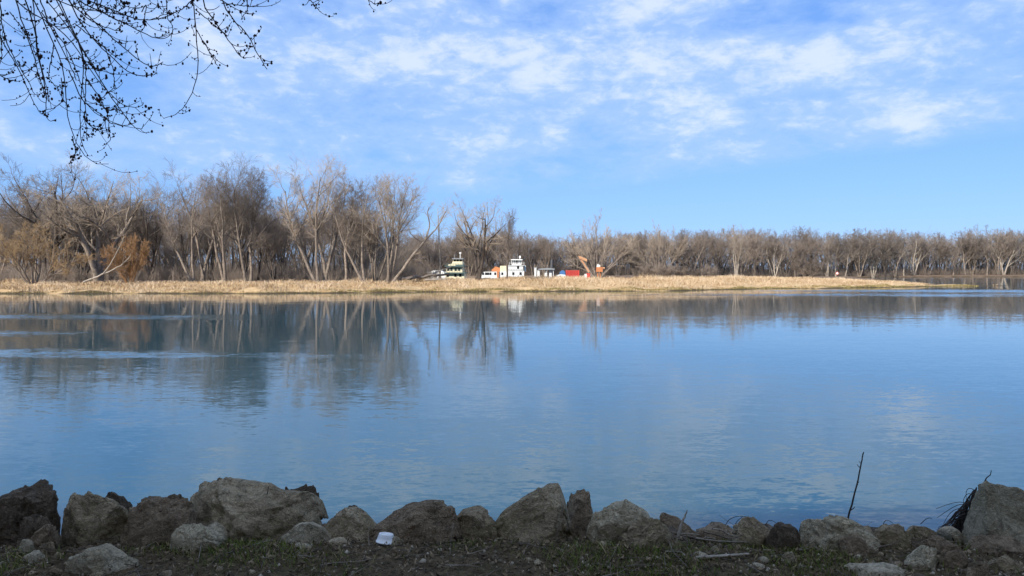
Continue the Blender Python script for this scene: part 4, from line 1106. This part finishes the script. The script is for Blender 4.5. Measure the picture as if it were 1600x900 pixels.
stem('dark twig sticking up from the corner of the concrete block', [at(1543, 757, 4.6), at(1547, 748, 4.6), at(1553, 744, 4.6), at(1554, 737, 4.6)], .004, .002, M_DARKSTEM, 'twig', 'twig', seed=7)
stem('short dark twig standing on top of the largest boulder', [at(414, 776, 4.62), at(416, 768, 4.62), at(416.5, 762, 4.62)], .003, .002, M_DARKSTEM, 'twig', 'twig', seed=8)
for i, pts in enumerate(([(1134, 835), (1138, 818), (1150, 810), (1166, 809), (1186, 816), (1206, 828)], [(1148, 828), (1156, 816), (1164, 810), (1160, 809)], [(1198, 826), (1204, 816), (1212, 817), (1220, 824)],
                         [(1092, 838), (1096, 829), (1104, 832), (1118, 842)])):
    stem('thin dark dry stalk arching over the grey peaked rock', [at(x, y, 4.55 + .03 * i) for x, y in pts], .0022, .0014, M_DARKSTEM, 'dry_stalk', 'stalk', seed=10 + i, group='arching dry stalks')
g = np.random.default_rng(31)
for i in range(26):
    x0 = g.uniform(1040, 1200); y0 = g.uniform(832, 856); ln = g.uniform(40, 120); sl = g.normal(.12, .12)
    d0 = g.uniform(4.25, 4.5)
    pts = [at(x0 + ln * k / 3, y0 + sl * ln * k / 3 + g.normal(0, 3), d0 + .02 * k) for k in range(4)]
    pts = [(p[0], p[1], max(p[2], float(near_height(p[0], p[1])) + .01)) for p in pts]
    stem('thin grey driftwood twig in the tangle beside the split stick', pts, g.uniform(.003, .007), .002, (M_DRIFT, M_STICK)[i % 2], 'driftwood_twig', 'twig', nubs=2, seed=40 + i, group='driftwood tangle', sides=5)

# tangle of dark roots hanging down the side of the concrete block
root = thing('root_tangle', 'tangle of dark hanging roots against the leaning concrete block', 'roots', (at(1500, 845, 4.6)[0], 4.6, float(near_height(2.8, 4.6))))
L0 = np.array(root.location); grp = []
for i in range(58):
    a, b = g.random(), g.random(); dd = 4.62 + g.uniform(-.08, .1)
    top = (1508 + 22 * a + g.normal(0, 3), 800 - 30 * a + 22 * (1 - a) + g.normal(0, 6)); bot = (1472 + 44 * b + g.normal(0, 3), 832 + 20 * b + g.normal(0, 4))
    m1 = ((top[0] * .65 + bot[0] * .35) + g.normal(0, 3), (top[1] * .65 + bot[1] * .35) + g.normal(0, 3) - 3); m2 = ((top[0] * .3 + bot[0] * .7) + g.normal(0, 3), (top[1] * .3 + bot[1] * .7) + g.normal(0, 3))
    P_ = np.array([at(*top, dd), at(*m1, dd + .01), at(*m2, dd), at(*bot, dd - .02)]) - L0
    tt = np.linspace(0, 3, 9); P2 = np.stack([np.interp(tt, np.arange(4), P_[:, k]) for k in range(3)], -1); P2[1:-1] = (P2[:-2] + 2 * P2[1:-1] + P2[2:]) / 4
    grp.append((P2[None], np.linspace(.0045, .0025, 9)[None] * g.uniform(.6, 1.3), 5))
V, Q = tubes(grp); tag(link('roots', mesh_from('roots', V, Q, M_DARKSTEM), root), kind='stuff')
for pts in ([(1532, 772), (1522, 764), (1514, 768), (1516, 790)], [(1530, 778), (1518, 772), (1510, 782), (1512, 800)], [(1528, 786), (1516, 790), (1506, 786), (1488, 790), (1468, 798)],
            [(1524, 792), (1505, 790), (1490, 798), (1470, 812)], [(1522, 800), (1502, 796), (1488, 806), (1480, 822)], [(1520, 806), (1500, 804), (1490, 814), (1478, 826)], [(1444, 822), (1452, 814), (1458, 812), (1462, 814)],
            [(1384, 830), (1386, 818), (1392, 815), (1400, 821)], [(1530, 770), (1520, 776), (1512, 790), (1506, 812)], [(1532, 766), (1524, 770), (1519, 786), (1514, 806)]):
    P_ = np.array([at(x, y, 4.6 + .01 * k) for k, (x, y) in enumerate(pts)]) - L0
    tt = np.linspace(0, len(P_) - 1, 11); P2 = np.stack([np.interp(tt, np.arange(len(P_)), P_[:, k]) for k in range(3)], -1)
    for _ in range(2): P2[1:-1] = (P2[:-2] + 2 * P2[1:-1] + P2[2:]) / 4
    V, Q = tubes([(P2[None], np.linspace(.0026, .0014, 11)[None], 5)]); link('stalk', mesh_from('stalk', V, Q, M_DARKSTEM), root)

# ------------------------------------------------------------------ budding maple whose twigs hang into the view
mt = thing('maple_tree', 'maple with hanging twigs full of dark swelling buds over the near bank', 'tree', (-5.6, 1.6, 2.6))
M0 = np.array(mt.location); g = np.random.default_rng(51)
M_MBARK = mottled('maple_bark', (.06, .05, .042), (.13, .11, .09), 5, per_object=0, bumpd=.03)
M_MTWIG = mottled('maple_twig', (.030, .024, .022), (.065, .050, .042), 14, per_object=0)
M_BUD = mottled('maple_bud', (.028, .014, .013), (.07, .035, .028), 40, per_object=0)


def curve(pts, n, sm=3):
    P_ = np.array(pts, float); tt = np.linspace(0, len(P_) - 1, n); P2 = np.stack([np.interp(tt, np.arange(len(P_)), P_[:, k]) for k in range(3)], -1)
    for _ in range(sm): P2[1:-1] = (P2[:-2] + 2 * P2[1:-1] + P2[2:]) / 4
    return P2


tr = curve([(-5.6, 1.6, 2.4), (-5.5, 1.7, 4.2), (-5.3, 1.85, 5.6), (-5.2, 1.9, 6.4), (-5.1, 1.9, 7.0)], 14) - M0
V, Q = tubes([(tr[None], np.linspace(.36, .12, 14)[None], 14)]); link('trunk', mesh_from('maple_trunk', V, Q, M_MBARK, smooth=True), mt)
limb = curve([(-5.25, 1.9, 5.7), (-4.2, 2.6, 6.25), (-3.0, 3.2, 6.35), (-2.1, 3.5, 6.05), (-1.4, 3.6, 6.0), (-.6, 3.65, 6.1), (.2, 3.7, 6.15)], 24)
limb2 = curve([(-5.1, 1.9, 6.6), (-5.6, 1.0, 7.2), (-6.2, .2, 7.8), (-6.6, -.6, 8.0)], 14)
V, Q = tubes([((limb - M0)[None], np.linspace(.10, .010, 24)[None], 8), ((limb2 - M0)[None], np.linspace(.09, .01, 14)[None], 8)]); link('limb', mesh_from('maple_limb', V, Q, M_MBARK, smooth=True), mt)

Z = .375
C = [[(250, 0), (310, 130), (380, 250), (450, 370), (520, 480), (570, 535), (600, 545), (607, 520)], [(150, 0), (185, 60), (240, 190), (280, 300), (290, 400), (285, 480), (320, 580), (345, 640), (400, 690), (460, 685)],
     [(120, 0), (160, 100), (165, 200), (195, 330), (210, 440), (195, 480), (215, 510), (240, 505)], [(-40, 60), (0, 120), (40, 200), (100, 310), (150, 430), (185, 480)], [(70, 0), (130, 60), (250, 110), (340, 210), (380, 290), (470, 400), (530, 450), (590, 455), (608, 435)],
     [(300, 0), (340, 90), (400, 170), (480, 250), (560, 320), (640, 325), (665, 308)], [(330, 20), (430, 120), (520, 200), (590, 260), (650, 290), (690, 265)], [(300, 0), (420, 50), (520, 100), (600, 140), (660, 170), (715, 168), (735, 130)],
     [(330, -5), (470, 45), (560, 85), (640, 95), (690, 75), (700, 45)], [(20, 0), (30, 150), (80, 260), (130, 340), (160, 400)], [(260, 0), (330, 150), (370, 260), (350, 400), (340, 520), (350, 610), (375, 650)], [(340, 170), (372, 280), (365, 400), (370, 520), (372, 590)],
     [(85, 0), (110, 100), (155, 230), (175, 320), (200, 400)], [(268, 330), (275, 420), (240, 455), (190, 465)], [(820, 0), (830, 170), (838, 310), (800, 420), (750, 480), (690, 497)], [(845, 0), (890, 80), (950, 160), (1000, 230), (1025, 252), (1038, 246)],
     [(930, 0), (970, 80), (1040, 150), (1080, 230), (1120, 295)], [(935, 25), (1000, 30), (1060, 40), (1090, 28)], [(1035, -5), (1042, 50), (1015, 92)], [(705, -10), (710, 80), (735, 125), (725, 168)], [(820, 5), (770, 50), (720, 75)], [(828, 130), (880, 220), (915, 280)],
     [(826, 50), (900, 110), (960, 160)], [(1290, -10), (1320, 40), (1345, 60)], [(1500, -30), (1530, 0), (1560, 25), (1592, 30)], [(-20, 300), (40, 335), (80, 345)], [(15, 0), (20, 140), (25, 240), (0, 310)], [(450, 200), (485, 300), (490, 370), (435, 412)],
     [(330, 110), (420, 180), (490, 242), (520, 235)], [(380, 340), (430, 420), (460, 480), (462, 560), (470, 590), (435, 610)], [(240, 190), (215, 330), (260, 385)], [(310, 570), (325, 640), (295, 685)], [(390, 400), (450, 460), (510, 462)], [(340, 240), (420, 300), (440, 300)],
     [(180, 0), (230, 130), (300, 260), (330, 340)], [(200, 0), (300, 120), (360, 220), (420, 300)], [(280, 0), (400, 100), (470, 130), (515, 140)], [(220, 0), (330, 40), (430, 60), (540, 70), (600, 25)], [(300, 300), (350, 420), (420, 470), (470, 520), (530, 530), (580, 510)],
     [(160, 0), (165, 120), (175, 240), (205, 350), (215, 430)], [(190, 60), (290, 200), (340, 320), (370, 430)], [(510, 10), (540, 40), (500, 60)], [(360, 500), (400, 540), (435, 540)], [(60, 60), (130, 150), (180, 260)], [(420, 10), (425, 50), (470, 75), (510, 100)], [(605, 60), (625, 25), (618, 70), (615, 130), (580, 150)]]
main, tw, bud = [], [], []
allP = []
for ci, c in enumerate(C):
    d0 = 3.55 + g.uniform(-.35, .45); slope = g.uniform(-.12, .12)
    pts = [at(x * Z, y * Z, d0 + slope * k) for k, (x, y) in enumerate(c)]
    hang = c[0][1] <= 60 and c[0][1] < 25 or c[0][0] < 0
    if hang:
        j = int(np.argmin(np.abs(limb[:, 0] - (pts[0][0] - .12)) + .2 * g.random(24))); q0 = limb[j]
        pts = [tuple(q0), tuple(q0 * .5 + np.array(pts[0]) * .5 + np.array([-.02, 0, .05]))] + pts
    P2 = curve(pts, 26, 2); P2[2:-1] += g.normal(0, .0015, (23, 3))
    r0 = .0038 if hang else .0026
    main.append((P2[None], np.linspace(r0, .0016, 26)[None], 5)); allP.append((P2, 8 if hang else 2))
    # short spur twigs curving up, carrying buds
    npr = 9 if hang else 5
    s, d, l, rr = sprout(P2[None], np.linspace(r0, .0016, 26)[None], np.array([1.0]), npr, .22, 62, 15, .075, .55, .75, g, .9)
    d[:, 0] += .35
    p_, q_ = grow(s, d, np.minimum(l, .26), np.minimum(rr, .0022), np.full(len(s), .0011), 5, .09, .22, g)
    tw.append((p_, q_, 4))
    for row in p_:
        for k in (2, 3, 4, 5):
            if g.random() < .5: bud.append(row[k] + g.normal(0, .004, 3))
        if g.random() < .3: bud += [row[5] + g.normal(0, .008, 3) for _ in range(2)]
    for k in range(6 if hang else 1, 26):
        if g.random() < .34: bud += [P2[k] + g.normal(0, .006, 3) for _ in range(int(g.integers(1, 3)))]
V, Q = tubes([(p - M0, q, n_) for p, q, n_ in main]); link('hanging_twigs', mesh_from('hanging_twigs', V, Q, M_MTWIG, smooth=True), mt)
V, Q = tubes([(p - M0, q, n_) for p, q, n_ in tw]); tag(link('spur_twigs', mesh_from('spur_twigs', V, Q, M_MTWIG), mt), kind='stuff')
B = np.array(bud) - M0; nb = len(B); I1 = ico(1); sz = g.lognormal(-5.55, .28, nb)
V = I1[0][None] * sz[:, None, None] * np.stack([np.ones(nb), np.ones(nb), g.uniform(1, 1.5, nb)], -1)[:, None] + B[:, None]
Fc = (I1[1][None] + np.arange(nb)[:, None, None] * len(I1[0])).reshape(-1, 3)
tag(link('buds', mesh_from('buds', V.reshape(-1, 3), Fc, M_BUD, smooth=True), mt), kind='stuff')
